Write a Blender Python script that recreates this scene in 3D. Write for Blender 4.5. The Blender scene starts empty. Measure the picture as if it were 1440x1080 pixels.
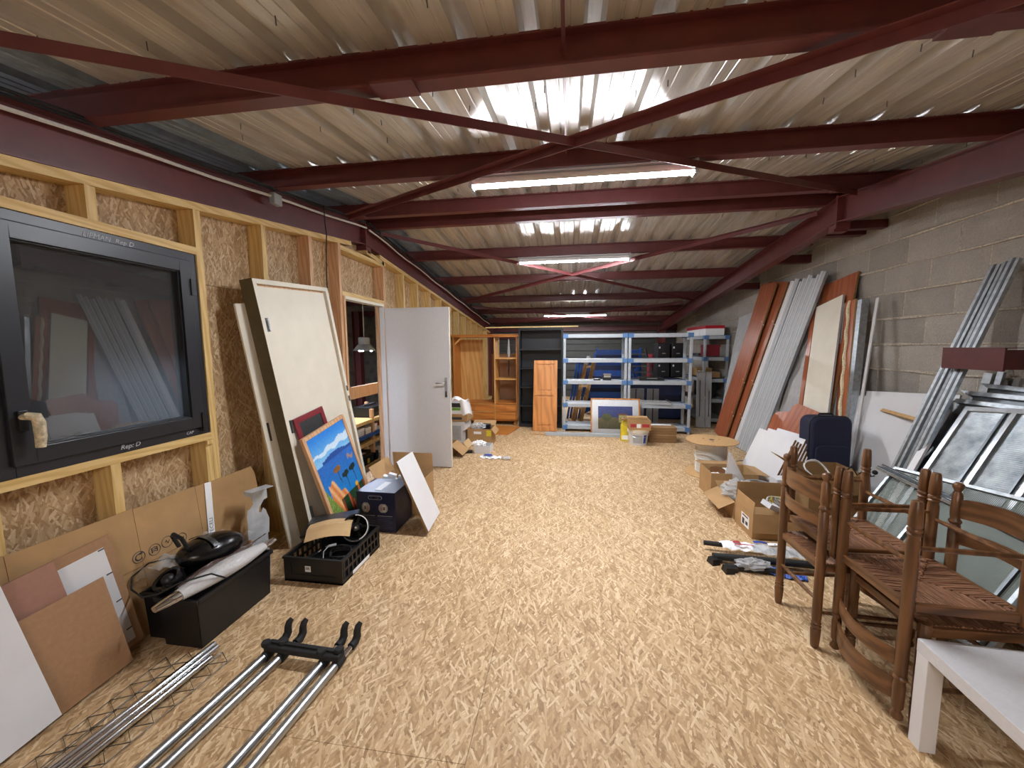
import bpy, bmesh, math, random
from mathutils import Vector, Matrix
random.seed(7)
C = bpy.context.scene.collection
S = bpy.context.scene
V = Vector
PI = math.pi

# ---------------------------------------------------------------- camera, world, exposure
cam = bpy.data.cameras.new('camera'); camo = bpy.data.objects.new('camera', cam); C.objects.link(camo)
cam.sensor_fit = 'HORIZONTAL'; cam.sensor_width = 36.0; cam.lens = 541.0 / 1440.0 * 36.0
cam.clip_start = 0.02; cam.clip_end = 200
_y = V((80, 53, -541)).normalized()                 # world depth axis seen by the camera
_x = V((3720, -30, 541)).normalized(); _x = (_x - _y * _x.dot(_y)).normalized()
_z = _x.cross(_y)
camo.matrix_world = Matrix.Translation((0, 0, 1.55)) @ Matrix((_x, _y, _z)).to_4x4()
S.camera = camo
w = bpy.data.worlds.new('night'); S.world = w; w.use_nodes = True
w.node_tree.nodes['Background'].inputs[0].default_value = (0.02, 0.025, 0.04, 1)
w.node_tree.nodes['Background'].inputs[1].default_value = 0.3
S.view_settings.view_transform = 'Standard'; S.view_settings.look = 'None'
S.view_settings.gamma = 1.0; S.view_settings.use_curve_mapping = False
S.view_settings.exposure = 0.85
TUBE = 150.0                                          # emission of the fluorescent tubes
PEND = 1600.0                                           # emission of the pendant bulbs next door

# ---------------------------------------------------------------- materials
def lin(c):
    if isinstance(c, str):
        c = [int(c[i:i + 2], 16) / 255 for i in (0, 2, 4)]
    return tuple((x / 12.92 if x <= .04045 else ((x + .055) / 1.055) ** 2.4) for x in c[:3]) + (1.0,)

class NT:
    def __init__(s, name):
        s.m = bpy.data.materials.new(name); s.m.use_nodes = True
        s.t = s.m.node_tree; s.b = s.t.nodes['Principled BSDF']
    def n(s, typ, **k):
        nd = s.t.nodes.new('ShaderNode' + typ)
        for a, v in k.items(): setattr(nd, a, v)
        return nd
    def put(s, sock, v):
        if isinstance(v, bpy.types.NodeSocket): s.t.links.new(v, sock)
        else: sock.default_value = v
    def math(s, op, a, b=0.0, c=None, clamp=False):
        nd = s.n('Math', operation=op, use_clamp=clamp); s.put(nd.inputs[0], a); s.put(nd.inputs[1], b)
        if c is not None: s.put(nd.inputs[2], c)
        return nd.outputs[0]
    def vm(s, op, a, b=(0, 0, 0)):
        nd = s.n('VectorMath', operation=op); s.put(nd.inputs[0], a); s.put(nd.inputs[1], b)
        return nd.outputs['Value'] if op == 'LENGTH' else nd.outputs[0]
    def mix(s, f, a, b, blend='MIX'):
        nd = s.n('Mix', data_type='RGBA', blend_type=blend); s.put(nd.inputs[0], f); s.put(nd.inputs[6], a); s.put(nd.inputs[7], b)
        return nd.outputs[2]
    def ramp(s, f, stops):
        nd = s.n('ValToRGB'); e = nd.color_ramp.elements
        while len(e) < len(stops): e.new(.5)
        for q, (p, c) in zip(e, stops): q.position = p; q.color = c if len(c) == 4 else lin(c)
        s.put(nd.inputs[0], f); return nd.outputs[0]
    def noise(s, vec, scale, detail=4, rough=.6):
        nd = s.n('TexNoise'); s.put(nd.inputs['Vector'], vec); nd.inputs['Scale'].default_value = scale
        nd.inputs['Detail'].default_value = detail; nd.inputs['Roughness'].default_value = rough
        return nd.outputs['Fac']
    def bump(s, h, strength=.3, dist=.01):
        nd = s.n('Bump'); nd.inputs['Strength'].default_value = strength; nd.inputs['Distance'].default_value = dist
        s.put(nd.inputs['Height'], h); s.put(s.b.inputs['Normal'], nd.outputs[0])
    def set(s, **k):
        for a, v in k.items(): s.put(s.b.inputs[a.replace('_', ' ')], v)
    def obj(s): return s.n('TexCoord').outputs['Object']
    def pos(s): return s.n('NewGeometry').outputs['Position']

def mat(name, col, rough=.5, metal=0.0, amt=.12, scale=14, bump=.1, stretch=None, spec=.5, col2=None, dist=.003, **kw):
    t = NT(name); c = lin(col); v = t.obj()
    if stretch: v = t.vm('MULTIPLY', v, stretch)
    f = t.noise(v, scale)
    d = lin(col2) if col2 else tuple(x * (1 - amt * 2) for x in c[:3]) + (1,)
    u = c if col2 else tuple(min(1, x * (1 + amt)) for x in c[:3]) + (1,)
    t.set(Base_Color=t.ramp(f, [(.3, d), (.7, u)]), Roughness=rough, Metallic=metal, Specular_IOR_Level=spec)
    if bump: t.bump(f, bump, dist)
    for k, val in kw.items(): t.set(**{k: val})
    return t.m

def emit(name, col, strength):
    t = NT(name); t.set(Base_Color=(.8, .8, .8, 1), Emission_Color=lin(col), Emission_Strength=strength); return t.m

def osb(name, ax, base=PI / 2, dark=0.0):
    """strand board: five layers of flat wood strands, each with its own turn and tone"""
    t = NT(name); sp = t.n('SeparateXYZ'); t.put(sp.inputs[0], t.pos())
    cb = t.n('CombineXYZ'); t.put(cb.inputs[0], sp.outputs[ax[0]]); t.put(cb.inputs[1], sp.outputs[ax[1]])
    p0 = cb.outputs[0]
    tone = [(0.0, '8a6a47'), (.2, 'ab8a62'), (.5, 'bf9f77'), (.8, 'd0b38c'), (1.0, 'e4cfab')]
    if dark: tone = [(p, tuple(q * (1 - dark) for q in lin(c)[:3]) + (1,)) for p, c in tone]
    col = t.ramp(t.noise(p0, 22, 5, .7), [(.3, tone[0][1]), (.7, tone[2][1])])
    hgt = t.noise(p0, 40, 3)
    for k, (sc, L, W) in enumerate(((8, .9, .13), (10, .9, .12), (13, .9, .13), (9.5, .95, .085), (16, .9, .12), (11.5, .95, .09), (21, .9, .11), (14, .95, .075), (27, .9, .12), (12, .95, .05))):
        p = t.vm('ADD', t.vm('MULTIPLY', p0, (sc, sc, sc)), (k * 3.71, k * 7.13, 0))
        vo = t.n('TexVoronoi', voronoi_dimensions='2D', feature='F1'); t.put(vo.inputs['Vector'], p); vo.inputs['Scale'].default_value = 1
        d = t.vm('SUBTRACT', p, vo.outputs['Position'])
        sc3 = t.n('SeparateColor'); t.put(sc3.inputs[0], vo.outputs['Color'])
        ang = t.math('MULTIPLY_ADD', t.math('SUBTRACT', sc3.outputs[0], .5), 1.7, -base)
        rot = t.n('VectorRotate', rotation_type='Z_AXIS'); t.put(rot.inputs['Vector'], d); t.put(rot.inputs['Angle'], ang)
        s2 = t.n('SeparateXYZ'); t.put(s2.inputs[0], rot.outputs[0])
        wob = t.math('MULTIPLY_ADD', t.noise(p, 3.0, 2), .1, -.05)
        a = t.math('DIVIDE', t.math('ABSOLUTE', s2.outputs[0]), L)
        b = t.math('DIVIDE', t.math('ABSOLUTE', t.math('ADD', s2.outputs[1], wob)), W)
        mask = t.math('MULTIPLY', t.math('SUBTRACT', 1.0, t.math('MAXIMUM', a, b)), 14, clamp=True)
        fib = t.noise(t.vm('MULTIPLY', rot.outputs[0], (1.2, 16, 1)), 1.6, 3)
        val = t.math('ADD', sc3.outputs[1], t.math('MULTIPLY_ADD', fib, .9, -.45))
        val = t.math('MULTIPLY_ADD', val, .85, .1)
        col = t.mix(mask, col, t.ramp(val, tone))
        hgt = t.math('ADD', hgt, t.math('MULTIPLY', mask, t.math('MULTIPLY_ADD', sc3.outputs[2], .6, -.15)))
    spots = t.math('MULTIPLY', t.math('SUBTRACT', t.noise(p0, 34, 2), .70), 9, clamp=True)
    col = t.mix(t.math('MULTIPLY', spots, .6), col, lin('6b4527'))
    t.set(Base_Color=col, Roughness=.62, Specular_IOR_Level=.35); t.bump(hgt, .35, .0025)
    return t.m

def wood(name, c1, c2, rough=.55, scale=3.0, stretch=(14, 14, 1.2), spec=.4):
    t = NT(name); v = t.vm('MULTIPLY', t.obj(), stretch)
    wv = t.n('TexWave', wave_type='BANDS', bands_direction='DIAGONAL'); t.put(wv.inputs['Vector'], v)
    wv.inputs['Scale'].default_value = scale * .35; wv.inputs['Distortion'].default_value = 7; wv.inputs['Detail'].default_value = 3; wv.inputs['Detail Scale'].default_value = 1.5
    f = t.math('MULTIPLY_ADD', t.noise(v, scale, 4), .6, t.math('MULTIPLY', wv.outputs['Fac'], .4))
    t.set(Base_Color=t.ramp(f, [(.25, lin(c2)), (.7, lin(c1))]), Roughness=rough, Specular_IOR_Level=spec); t.bump(f, .1, .001)
    return t.m

def glass(name, col='ffffff', refl=1.5, rough=0.0, haze=0.0):
    t = NT(name); nt = t.t; nt.nodes.remove(t.b)
    tr = t.n('BsdfTransparent'); tr.inputs[0].default_value = lin(col)
    gl = t.n('BsdfGlossy'); gl.inputs['Roughness'].default_value = rough
    fr = t.n('Fresnel'); fr.inputs[0].default_value = refl
    mx = t.n('MixShader'); nt.links.new(fr.outputs[0], mx.inputs[0]); nt.links.new(tr.outputs[0], mx.inputs[1]); nt.links.new(gl.outputs[0], mx.inputs[2])
    out = mx.outputs[0]
    if haze:                                         # reflection haze put in as a pale diffuse tint over the pane
        df = t.n('BsdfDiffuse'); df.inputs[0].default_value = lin('c8ccd0'); m2 = t.n('MixShader'); m2.inputs[0].default_value = haze
        nt.links.new(out, m2.inputs[1]); nt.links.new(df.outputs[0], m2.inputs[2]); out = m2.outputs[0]
    nt.links.new(out, nt.nodes['Material Output'].inputs[0]); return t.m

def film(name, col='f4f6f8', see=.6, rough=.25):
    """thin plastic film: part seen through, part glossy white"""
    t = NT(name); nt = t.t
    t.set(Base_Color=lin(col), Roughness=rough); t.bump(t.noise(t.obj(), 40, 4), .8, .01)
    tr = t.n('BsdfTransparent'); mx = t.n('MixShader'); mx.inputs[0].default_value = see
    nt.links.new(t.b.outputs[0], mx.inputs[1]); nt.links.new(tr.outputs[0], mx.inputs[2])
    nt.links.new(mx.outputs[0], nt.nodes['Material Output'].inputs[0]); return t.m

def printed(name, rough=.5, spec=.4):
    t = NT(name); a = t.n('Attribute', attribute_name='print'); t.set(Base_Color=a.outputs['Color'], Roughness=rough, Specular_IOR_Level=spec); return t.m

M = {}
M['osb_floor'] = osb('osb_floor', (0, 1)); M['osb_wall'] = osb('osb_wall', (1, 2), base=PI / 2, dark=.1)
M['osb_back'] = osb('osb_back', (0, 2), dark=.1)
M['timber'] = wood('timber', 'dcbf83', 'c7a566'); M['timber_pink'] = wood('timber_pink', 'd3ab84', 'bd8f68')
M['timber_h'] = wood('timber_h', 'dcbf83', 'c7a566', stretch=(14, 1.2, 14))
M['red'] = mat('red', '653030', .42, 0, .1, 9, .05); M['red_dark'] = mat('red_dark', '4f1c1c', .5)
def roofmat():
    t = NT('roof'); v = t.vm('MULTIPLY', t.obj(), (6, .5, 1)); f = t.noise(v, 3, 5)
    t.set(Base_Color=t.ramp(f, [(.3, lin('b9b5ae')), (.65, lin('d8d5ce'))]), Roughness=.26, Metallic=.25); t.bump(f, .05, .003); return t.m
M['roof'] = roofmat()
M['roof_blue'] = mat('roof_blue', '8d9aa6', .4, .2)
def blockmat():
    t = NT('block'); p = t.pos(); a = t.noise(p, 70, 4, .75); b = t.noise(p, 4, 3); o = t.n('ObjectInfo')
    f = t.math('ADD', t.math('MULTIPLY', a, .6), t.math('MULTIPLY_ADD', o.outputs['Random'], .25, t.math('MULTIPLY', b, .3)))
    t.set(Base_Color=t.ramp(f, [(.3, lin('8b8780')), (.6, lin('a59f97')), (.85, lin('bab4ab'))]), Roughness=.92, Specular_IOR_Level=.2)
    t.bump(t.math('ADD', a, t.math('MULTIPLY', t.noise(p, 180, 2), .6)), .75, .012); return t.m
M['block'] = blockmat()
M['mortar'] = mat('mortar', 'c0b7a8', .95, 0, .2, 60, .8, spec=.2, dist=.01)
M['white'] = mat('white', 'd8d8da', .45, 0, .02, 5, .02); M['offwhite'] = mat('offwhite', 'd9d4c4', .5, 0, .03, 5, .03)
M['doorwhite'] = mat('doorwhite', 'c9c9cc', .5, 0, .02, 30, .06)
M['paper'] = mat('paper', 'eef0f2', .6, 0, .03, 9, .05)
M['anthracite'] = mat('anthracite', '20232a', .35, 0, .05, 20, .02)
M['black'] = mat('black', '151517', .45, 0, .1, 20, .05); M['black_gloss'] = mat('black_gloss', '0e0e10', .2, 0, .1, 9, .04)
M['rubber'] = mat('rubber', '1b1b1c', .7, 0, .1, 30, .1)
M['chrome'] = mat('chrome', 'd9dbe0', .12, 1, .02, 4, 0); M['alu'] = mat('alu', 'bfc4c8', .32, 1, .06, 20, .03)
M['galv'] = mat('galv', 'b4bbc0', .4, .85, .14, 30, .05); M['galv_dark'] = mat('galv_dark', '6f7478', .35, .9, .15, 12, .03)
M['steel_wire'] = mat('steel_wire', '5a5650', .45, .8, .1, 30, 0)
M['card'] = mat('card', 'b08d63', .75, 0, .07, 6, .06, spec=.2); M['card_dark'] = mat('card_dark', '94744f', .75, 0, .07, 6, .06, spec=.2)
M['card_pale'] = mat('card_pale', 'c7a87c', .75, 0, .06, 6, .06, spec=.2)
M['hardboard'] = mat('hardboard', 'a07a58', .6, 0, .06, 50, .04); M['pinkboard'] = mat('pinkboard', '9c7260', .7, 0, .05, 40, .04)
M['melamine'] = wood('melamine', 'a5603f', '8f4e32', .32, 2.5, (9, 9, .8), .5); M['chip_edge'] = mat('chip_edge', '8a6a42', .8, 0, .25, 90, .3)
M['pine'] = wood('pine', 'cb8640', 'ad6b29', .4, 2.4, (7, 7, .8), .5); M['pine_h'] = wood('pine_h', 'c9843f', 'a9672a', .4, 2.4, (.8, 7, 7), .5)
M['pine_pale'] = wood('pine_pale', 'dcae6c', 'c9964f', .5, 2.4, (7, 7, .8))
M['walnut'] = wood('walnut', '775132', '543822', .33, 2.6, (12, 12, 1.0), .5)
M['walnut_y'] = wood('walnut_y', '775132', '543822', .33, 2.6, (12, 1.0, 12), .5); M['walnut_x'] = wood('walnut_x', '775132', '543822', .33, 2.6, (1.0, 12, 12), .5)
M['blackwood'] = mat('blackwood', '17191d', .5, 0, .1, 20, .05)
M['plastic_grey'] = mat('plastic_grey', 'a9b0b6', .5, 0, .05, 20, .03); M['plastic_blue'] = mat('plastic_blue', '5278a8', .5, 0, .06, 20, .03)
M['blue'] = mat('blue', '1f55a8', .42, 0, .12, 12, .05); M['navy_steel'] = mat('navy_steel', '16294f', .4, 0, .12, 10, .05)
M['navy_cloth'] = mat('navy_cloth', '1d2038', .9, 0, .12, 160, .3); M['navy_box'] = mat('navy_box', '171c3d', .45, 0, .05, 8, .03)
M['greyboard'] = mat('greyboard', 'a9aaab', .7, 0, .08, 9, .08); M['ply'] = wood('ply', 'cda777', 'b78f5f')
M['redpaint'] = mat('redpaint', '7c1f2b', .4, 0, .08, 20, .04); M['slate'] = mat('slate', '26282a', .6, 0, .2, 14, .05)
M['yellow'] = mat('yellow', 'd9c42a', .45); M['redprint'] = mat('redprint', 'b03038', .6); M['red_lid'] = mat('red_lid', 'b51c2c', .4)
M['orange'] = mat('orange', 'd4a018', .5); M['greenprint'] = mat('greenprint', '6fa03a', .5); M['blueprint'] = mat('blueprint', '1f48a0', .45)
M['greyprint'] = mat('greyprint', '9a9da2', .6); M['inkgrey'] = mat('inkgrey', '3a3a40', .6); M['chalk'] = mat('chalk', 'c8ccd4', .7)
M['diffuser'] = emit('diffuser', 'f6f9ff', TUBE); M['bulb'] = emit('bulb', 'dfe9ff', PEND)
M['pane_clear'] = glass('pane_clear', 'ffffff', 1.3); M['pane'] = glass('pane', 'c9d2d6', 2.3, haze=.07); M['film'] = film('film', 'd8dcde', .82, .15); M['film_dense'] = film('film_dense', 'd9dcde', .55, .2)
M['frost'] = film('frost', 'dcdcdd', .32, .18); M['cable_white'] = mat('cable_white', 'd9d8d2', .5, 0, .05, 60, .05)
M['print'] = printed('print'); M['print_gloss'] = printed('print_gloss', .25, .5)
M['rope'] = wood('rope', 'c08a5c', '6e4426', .7, 5, (3, 60, 60)); M['concrete'] = mat('concrete', '6d6a66', .8)
M['cladding'] = mat('cladding', '454744', .55, .2, .1, 8); M['foam'] = mat('foam', 'e0d3b0', .8, 0, .15, 60, .9, dist=.01)
M['perf_hole'] = mat('perf_hole', '1a1a1c', .5, .5)
def perfmat():
    """stamped aluminium sheet, the holes 5 mm apart cut right through"""
    t = NT('perforated'); nt = t.t; v = t.n('TexVoronoi', voronoi_dimensions='2D', feature='F1'); v.inputs['Randomness'].default_value = 0
    t.put(v.inputs['Vector'], t.obj()); v.inputs['Scale'].default_value = 125
    h = t.math('LESS_THAN', v.outputs['Distance'], .30)
    t.set(Base_Color=lin('5c615b'), Roughness=.45, Metallic=.8)
    tr = t.n('BsdfTransparent'); mx = t.n('MixShader'); nt.links.new(h, mx.inputs[0]); nt.links.new(t.b.outputs[0], mx.inputs[1]); nt.links.new(tr.outputs[0], mx.inputs[2])
    nt.links.new(mx.outputs[0], nt.nodes['Material Output'].inputs[0]); return t.m
M['perf'] = perfmat()
def quilted():
    t = NT('ribbed'); w_ = t.n('TexWave', wave_type='BANDS', bands_direction='Z'); t.put(w_.inputs['Vector'], t.obj()); w_.inputs['Scale'].default_value = 24
    f = t.noise(t.obj(), 9, 4)
    t.set(Base_Color=t.ramp(f, [(.3, lin('6d7478')), (.7, lin('a8aeb0'))]), Roughness=.28, Metallic=.85); t.bump(w_.outputs['Fac'], .35, .004); return t.m
M['ribbed'] = quilted()

# ---------------------------------------------------------------- mesh helpers
def rotm(a, ax): return Matrix.Rotation(a, 4, ax)
def tr(*p): return Matrix.Translation(p)
def axes(x, y, z, o): 
    m = Matrix((x, y, z)).transposed().to_4x4(); m.translation = V(o); return m

class MB:
    def __init__(s): s.v = []; s.f = []
    def add(s, vs, fs, mtx=None):
        o = len(s.v); s.v += [tuple(mtx @ V(p)) if mtx else tuple(p) for p in vs]; s.f += [tuple(i + o for i in f) for f in fs]; return s
    def box(s, c, d, mtx=None, taper=1.0):
        x, y, z = (q / 2 for q in d); t = taper
        vs = [(c[0] + i * x * (t if k > 0 else 1), c[1] + j * y * (t if k > 0 else 1), c[2] + k * z) for k in (-1, 1) for j in (-1, 1) for i in (-1, 1)]
        return s.add(vs, [(0, 2, 3, 1), (4, 5, 7, 6), (0, 1, 5, 4), (2, 6, 7, 3), (0, 4, 6, 2), (1, 3, 7, 5)], mtx)
    def rect(s, x0, x1, y0, y1, z0, z1, mtx=None): return s.box(((x0 + x1) / 2, (y0 + y1) / 2, (z0 + z1) / 2), (x1 - x0, y1 - y0, z1 - z0), mtx)
    def bar(s, p, q, wd, h=None, up=(0, 0, 1)):
        p, q = V(p), V(q); h = h or wd; d = (q - p); L = d.length; d.normalize(); u = V(up)
        if abs(d.dot(u)) > .98: u = V((1, 0, 0))
        x = d.cross(u).normalized(); z = x.cross(d)
        return s.box((0, L / 2, 0), (wd, L, h), axes(x, d, z, p))
    def tube(s, pts, r, n=8, cap=True, closed=False):
        pts = [V(p) for p in pts]; N = len(pts); rs = r if isinstance(r, (list, tuple)) else [r] * N
        vs = []; prev = None
        for i, p in enumerate(pts):
            if closed: d = pts[(i + 1) % N] - pts[i - 1]
            else: d = pts[min(i + 1, N - 1)] - pts[max(i - 1, 0)]
            d.normalize()
            if prev is None: u = V((0, 0, 1)) if abs(d.z) < .9 else V((1, 0, 0))
            else: u = prev
            x = (u - d * u.dot(d)).normalized(); y = d.cross(x); prev = x
            vs += [p + (x * math.cos(2 * PI * k / n) + y * math.sin(2 * PI * k / n)) * rs[i] for k in range(n)]
        fs = [(i * n + k, i * n + (k + 1) % n, ((i + 1) % N) * n + (k + 1) % n, ((i + 1) % N) * n + k) for i in range(N if closed else N - 1) for k in range(n)]
        if cap and not closed: fs += [tuple(range(n - 1, -1, -1)), tuple((N - 1) * n + k for k in range(n))]
        return s.add(vs, fs)
    def lathe(s, prof, n=14, mtx=None, cap=True):
        vs = [(r * math.cos(2 * PI * k / n), r * math.sin(2 * PI * k / n), z) for r, z in prof for k in range(n)]
        N = len(prof); fs = [(i * n + k, i * n + (k + 1) % n, (i + 1) * n + (k + 1) % n, (i + 1) * n + k) for i in range(N - 1) for k in range(n)]
        if cap: fs += [tuple(range(n - 1, -1, -1)), tuple((N - 1) * n + k for k in range(n))]
        return s.add(vs, fs, mtx)
    def prism(s, poly, z0, z1, mtx=None):
        n = len(poly); vs = [(x, y, z0) for x, y in poly] + [(x, y, z1) for x, y in poly]
        return s.add(vs, [tuple(range(n - 1, -1, -1)), tuple(range(n, 2 * n))] + [(i, (i + 1) % n, n + (i + 1) % n, n + i) for i in range(n)], mtx)
    def ball(s, c, r, n=12, m=8, mtx=None):
        r = r if isinstance(r, (list, tuple)) else (r, r, r)
        vs = [(c[0] + r[0] * math.sin(PI * j / m) * math.cos(2 * PI * i / n), c[1] + r[1] * math.sin(PI * j / m) * math.sin(2 * PI * i / n), c[2] - r[2] * math.cos(PI * j / m)) for j in range(m + 1) for i in range(n)]
        return s.add(vs, [(j * n + i, j * n + (i + 1) % n, (j + 1) * n + (i + 1) % n, (j + 1) * n + i) for j in range(m) for i in range(n)], mtx)
    def grid(s, fn, nu, nv, mtx=None):
        vs = [fn(i / nu, j / nv) for j in range(nv + 1) for i in range(nu + 1)]
        return s.add(vs, [(j * (nu + 1) + i, j * (nu + 1) + i + 1, (j + 1) * (nu + 1) + i + 1, (j + 1) * (nu + 1) + i) for j in range(nv) for i in range(nu)], mtx)
    def mesh(s, name, m, smooth=False, angle=40):
        me = bpy.data.meshes.new(name); me.from_pydata(s.v, [], s.f)
        b = bmesh.new(); b.from_mesh(me); bmesh.ops.remove_doubles(b, verts=b.verts, dist=1e-6); bmesh.ops.recalc_face_normals(b, faces=b.faces); b.to_mesh(me); b.free()
        me.materials.append(M[m] if isinstance(m, str) else m)
        if smooth:
            me.polygons.foreach_set('use_smooth', [True] * len(me.polygons)); me.set_sharp_from_angle(angle=math.radians(angle))
        return me
    def build(s, name, m, parent=None, smooth=False, bevel=0, solid=0, mtx=None, angle=40):
        o = link(name, s.mesh(name, m, smooth, angle), parent)
        if mtx is not None: o.matrix_basis = mtx
        if solid: md = o.modifiers.new('solid', 'SOLIDIFY'); md.thickness = solid; md.offset = 0
        if bevel: md = o.modifiers.new('bevel', 'BEVEL'); md.width = bevel; md.segments = 2; md.limit_method = 'ANGLE'
        return o

def link(name, data, parent=None):
    o = bpy.data.objects.new(name, data); C.objects.link(o)
    if parent: o.parent = parent
    return o
def tag(o, label, cat, group=None):
    o['label'] = label; o['category'] = cat
    if group: o['group'] = group
    return o
def thing(name, label, cat, mtx=None, group=None):
    o = bpy.data.objects.new(name, None); C.objects.link(o); o.empty_display_size = .1
    if mtx is not None: o.matrix_world = mtx if isinstance(mtx, Matrix) else tr(*mtx)
    return tag(o, label, cat, group)
def struct(name, data=None):
    o = bpy.data.objects.new(name, data); C.objects.link(o); o['kind'] = 'structure'; return o
def dup(root, mtx, label=None, group=None):
    r = root.copy(); C.objects.link(r); r.matrix_world = mtx
    if label: r['label'] = label
    if group: r['group'] = group
    for ch in root.children:
        c = ch.copy(); C.objects.link(c); c.parent = r
        for g in ch.children:
            d = g.copy(); C.objects.link(d); d.parent = c
    return r
def lean(B, T, wdir):
    """frame of a leaning board: x along its width, z up its length, y its back"""
    B, T = V(B), V(T); z = (T - B).normalized(); x = V(wdir); x = (x - z * x.dot(z)).normalized(); y = z.cross(x)
    return axes(x, y, z, B), (T - B).length
def printgrid(name, wd, ht, nx, ny, fn, parent, m='print', mtx=None, y=0.0):
    """a flat print: a grid in the local xz plane whose faces carry colours fn(u, v)"""
    g = MB().grid(lambda u, v: (u * wd, y, v * ht), nx, ny); me = bpy.data.meshes.new(name); me.from_pydata(g.v, [], g.f); me.materials.append(M[m])
    a = me.color_attributes.new('print', 'FLOAT_COLOR', 'POINT')
    for i, (px, _, pz) in enumerate(g.v): a.data[i].color = lin(fn(px / wd, pz / ht))
    o = link(name, me, parent)
    if mtx is not None: o.matrix_basis = mtx
    return o
def text(name, body, size, mtx, m, parent, ext=.0006, align='LEFT', shear=0.0):
    cu = bpy.data.curves.new(name, 'FONT'); cu.body = body; cu.size = size; cu.extrude = ext; cu.align_x = align; cu.shear = shear; cu.resolution_u = 2
    o = bpy.data.objects.new('tmp', cu); C.objects.link(o)
    me = bpy.data.meshes.new_from_object(o.evaluated_get(bpy.context.evaluated_depsgraph_get())); bpy.data.objects.remove(o); bpy.data.curves.remove(cu)
    me.materials.clear(); me.materials.append(M[m]); q = link(name, me, parent); q.matrix_basis = mtx; return q

# ---------------------------------------------------------------- the shell
XL, XR, YB, YF, YR = -2.33, 3.1, -2.5, 12.0, 4.3        # stud faces, block wall, near end, far end, ridge
XA = -5.6                                               # far side of the room next door
def raft(y, off=0.0): return 2.735 - (.127 * (YR - y) if y < YR else .103 * (y - YR)) + off
def roofz(y): return raft(y, .24 + .14)

floor = struct('floor', MB().rect(-2.5, XR + .2, YB, YF, -.12, -.022).mesh('floor', 'concrete'))
xs = [-2.47, -1.62, -.37, .88, 2.13, 3.1]; k = 0
for i in range(5):
    y = YB - (1.25 if i % 2 else .4)
    while y < YF:
        y0, y1 = max(y, YB), min(y + 2.5, YF); y += 2.5
        MB().rect(xs[i] + .001, xs[i + 1] - .001, y0 + .001, y1 - .001, -.022, 0).build('osb_panel', 'osb_floor', floor)
MB().rect(XA, -2.5, YB, YF, -1.0, -.9).build('concrete_slab', 'concrete', floor)

# wall_left: studs and plates on the room side, strand boards behind them
wl = struct('wall_left')
def osbp(poly):   # poly in (y, z)
    MB().prism(poly, -2.47, -2.45, Matrix(((0, 0, 1, 0), (1, 0, 0, 0), (0, 1, 0, 0), (0, 0, 0, 1)))).build('osb_panel', 'osb_wall', wl)
g = .0015
for y0, y1, z0, z1 in ((-2.5, -.2, 0, 1.98), (-.2, 1.2, 0, 1.98), (1.2, 2.2, 0, .97), (2.2, 3.75, 0, 1.98), (4.70, 6.2, 0, 1.98), (6.2, 8.7, 0, 1.98), (8.7, 11.2, 0, 1.98), (11.2, 12, 0, 1.98)):
    osbp([(y0 + g, z0), (y1 - g, z0), (y1 - g, z1 - g), (y0 + g, z1 - g)])
for y0, y1, z0 in ((-2.5, -.2, 1.98), (-.2, 1.2, 1.98), (1.2, 2.2, 2.16), (2.2, 3.75, 1.98), (3.75, 4.70, 2.09), (4.70, 6.2, 1.98), (6.2, 8.7, 1.98), (8.7, 11.2, 1.98)):
    ys = [y0 + g, y1 - g] if not (y0 < YR < y1) else [y0 + g, YR, y1 - g]
    osbp([(y0 + g, z0 + g), (y1 - g, z0 + g)] + [(y, max(raft(y) + .02, z0 + .01)) for y in reversed(ys)])
def stud(y, z0=.045, z1=None, wd=.045, m='timber', nm='stud'):
    z1 = z1 if z1 is not None else raft(y) - .05
    MB().rect(-2.449, XL, y - wd / 2, y + wd / 2, z0, z1).build(nm, m, wl)
for y in (-2.2, -1.6, -1.0, -.4, .25, .8): stud(y)
stud(1.19); stud(2.202); stud(2.155, .045, .955); stud(2.745); stud(3.295, m='timber_pink'); stud(3.745, m='timber_pink'); stud(4.70, m='timber_pink')
stud(1.632, .045, .955); stud(1.648, 2.185, raft(1.648) - .05)
for y in (5.3, 5.8, 6.34, 6.92, 7.5, 8.05, 8.6, 9.15, 9.7, 10.3, 10.9): stud(y)
B2 = lambda a, b, wd, h, m='timber_h', nm='plate': MB().bar(a, b, wd, h).build(nm, m, wl)
xc, dx = (-2.449 + XL) / 2, .119
B2((xc, YB, raft(YB) - .026), (xc, 3.98, raft(3.98) - .026), dx, .045); B2((xc, 4.62, raft(4.62) - .03), (xc, 11.4, raft(11.4) - .03), dx, .045)
B2((xc, 3.77, 2.58), (xc, 4.68, 2.58), dx, .045, 'timber_h'); B2((xc, 4.3, 2.655), (xc, 4.75, 2.60), dx, .045)
B2((xc, 1.215, 2.162), (xc, 2.18, 2.162), dx, .045, nm='header'); B2((xc, 1.215, .978), (xc, 2.18, .978), dx, .045, nm='sill_timber')
B2((xc, 3.77, 2.115), (xc, 4.68, 2.115), dx, .045, nm='header'); MB().rect(-2.36, XL + .02, 2.13, 2.18, .93, .957).build('block_piece', 'timber', wl)
for y0, y1 in ((YB, 3.72), (4.73, 11.9)): B2((xc, y0, .0225), (xc, y1, .0225), dx, .045, nm='bottom_plate')

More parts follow.
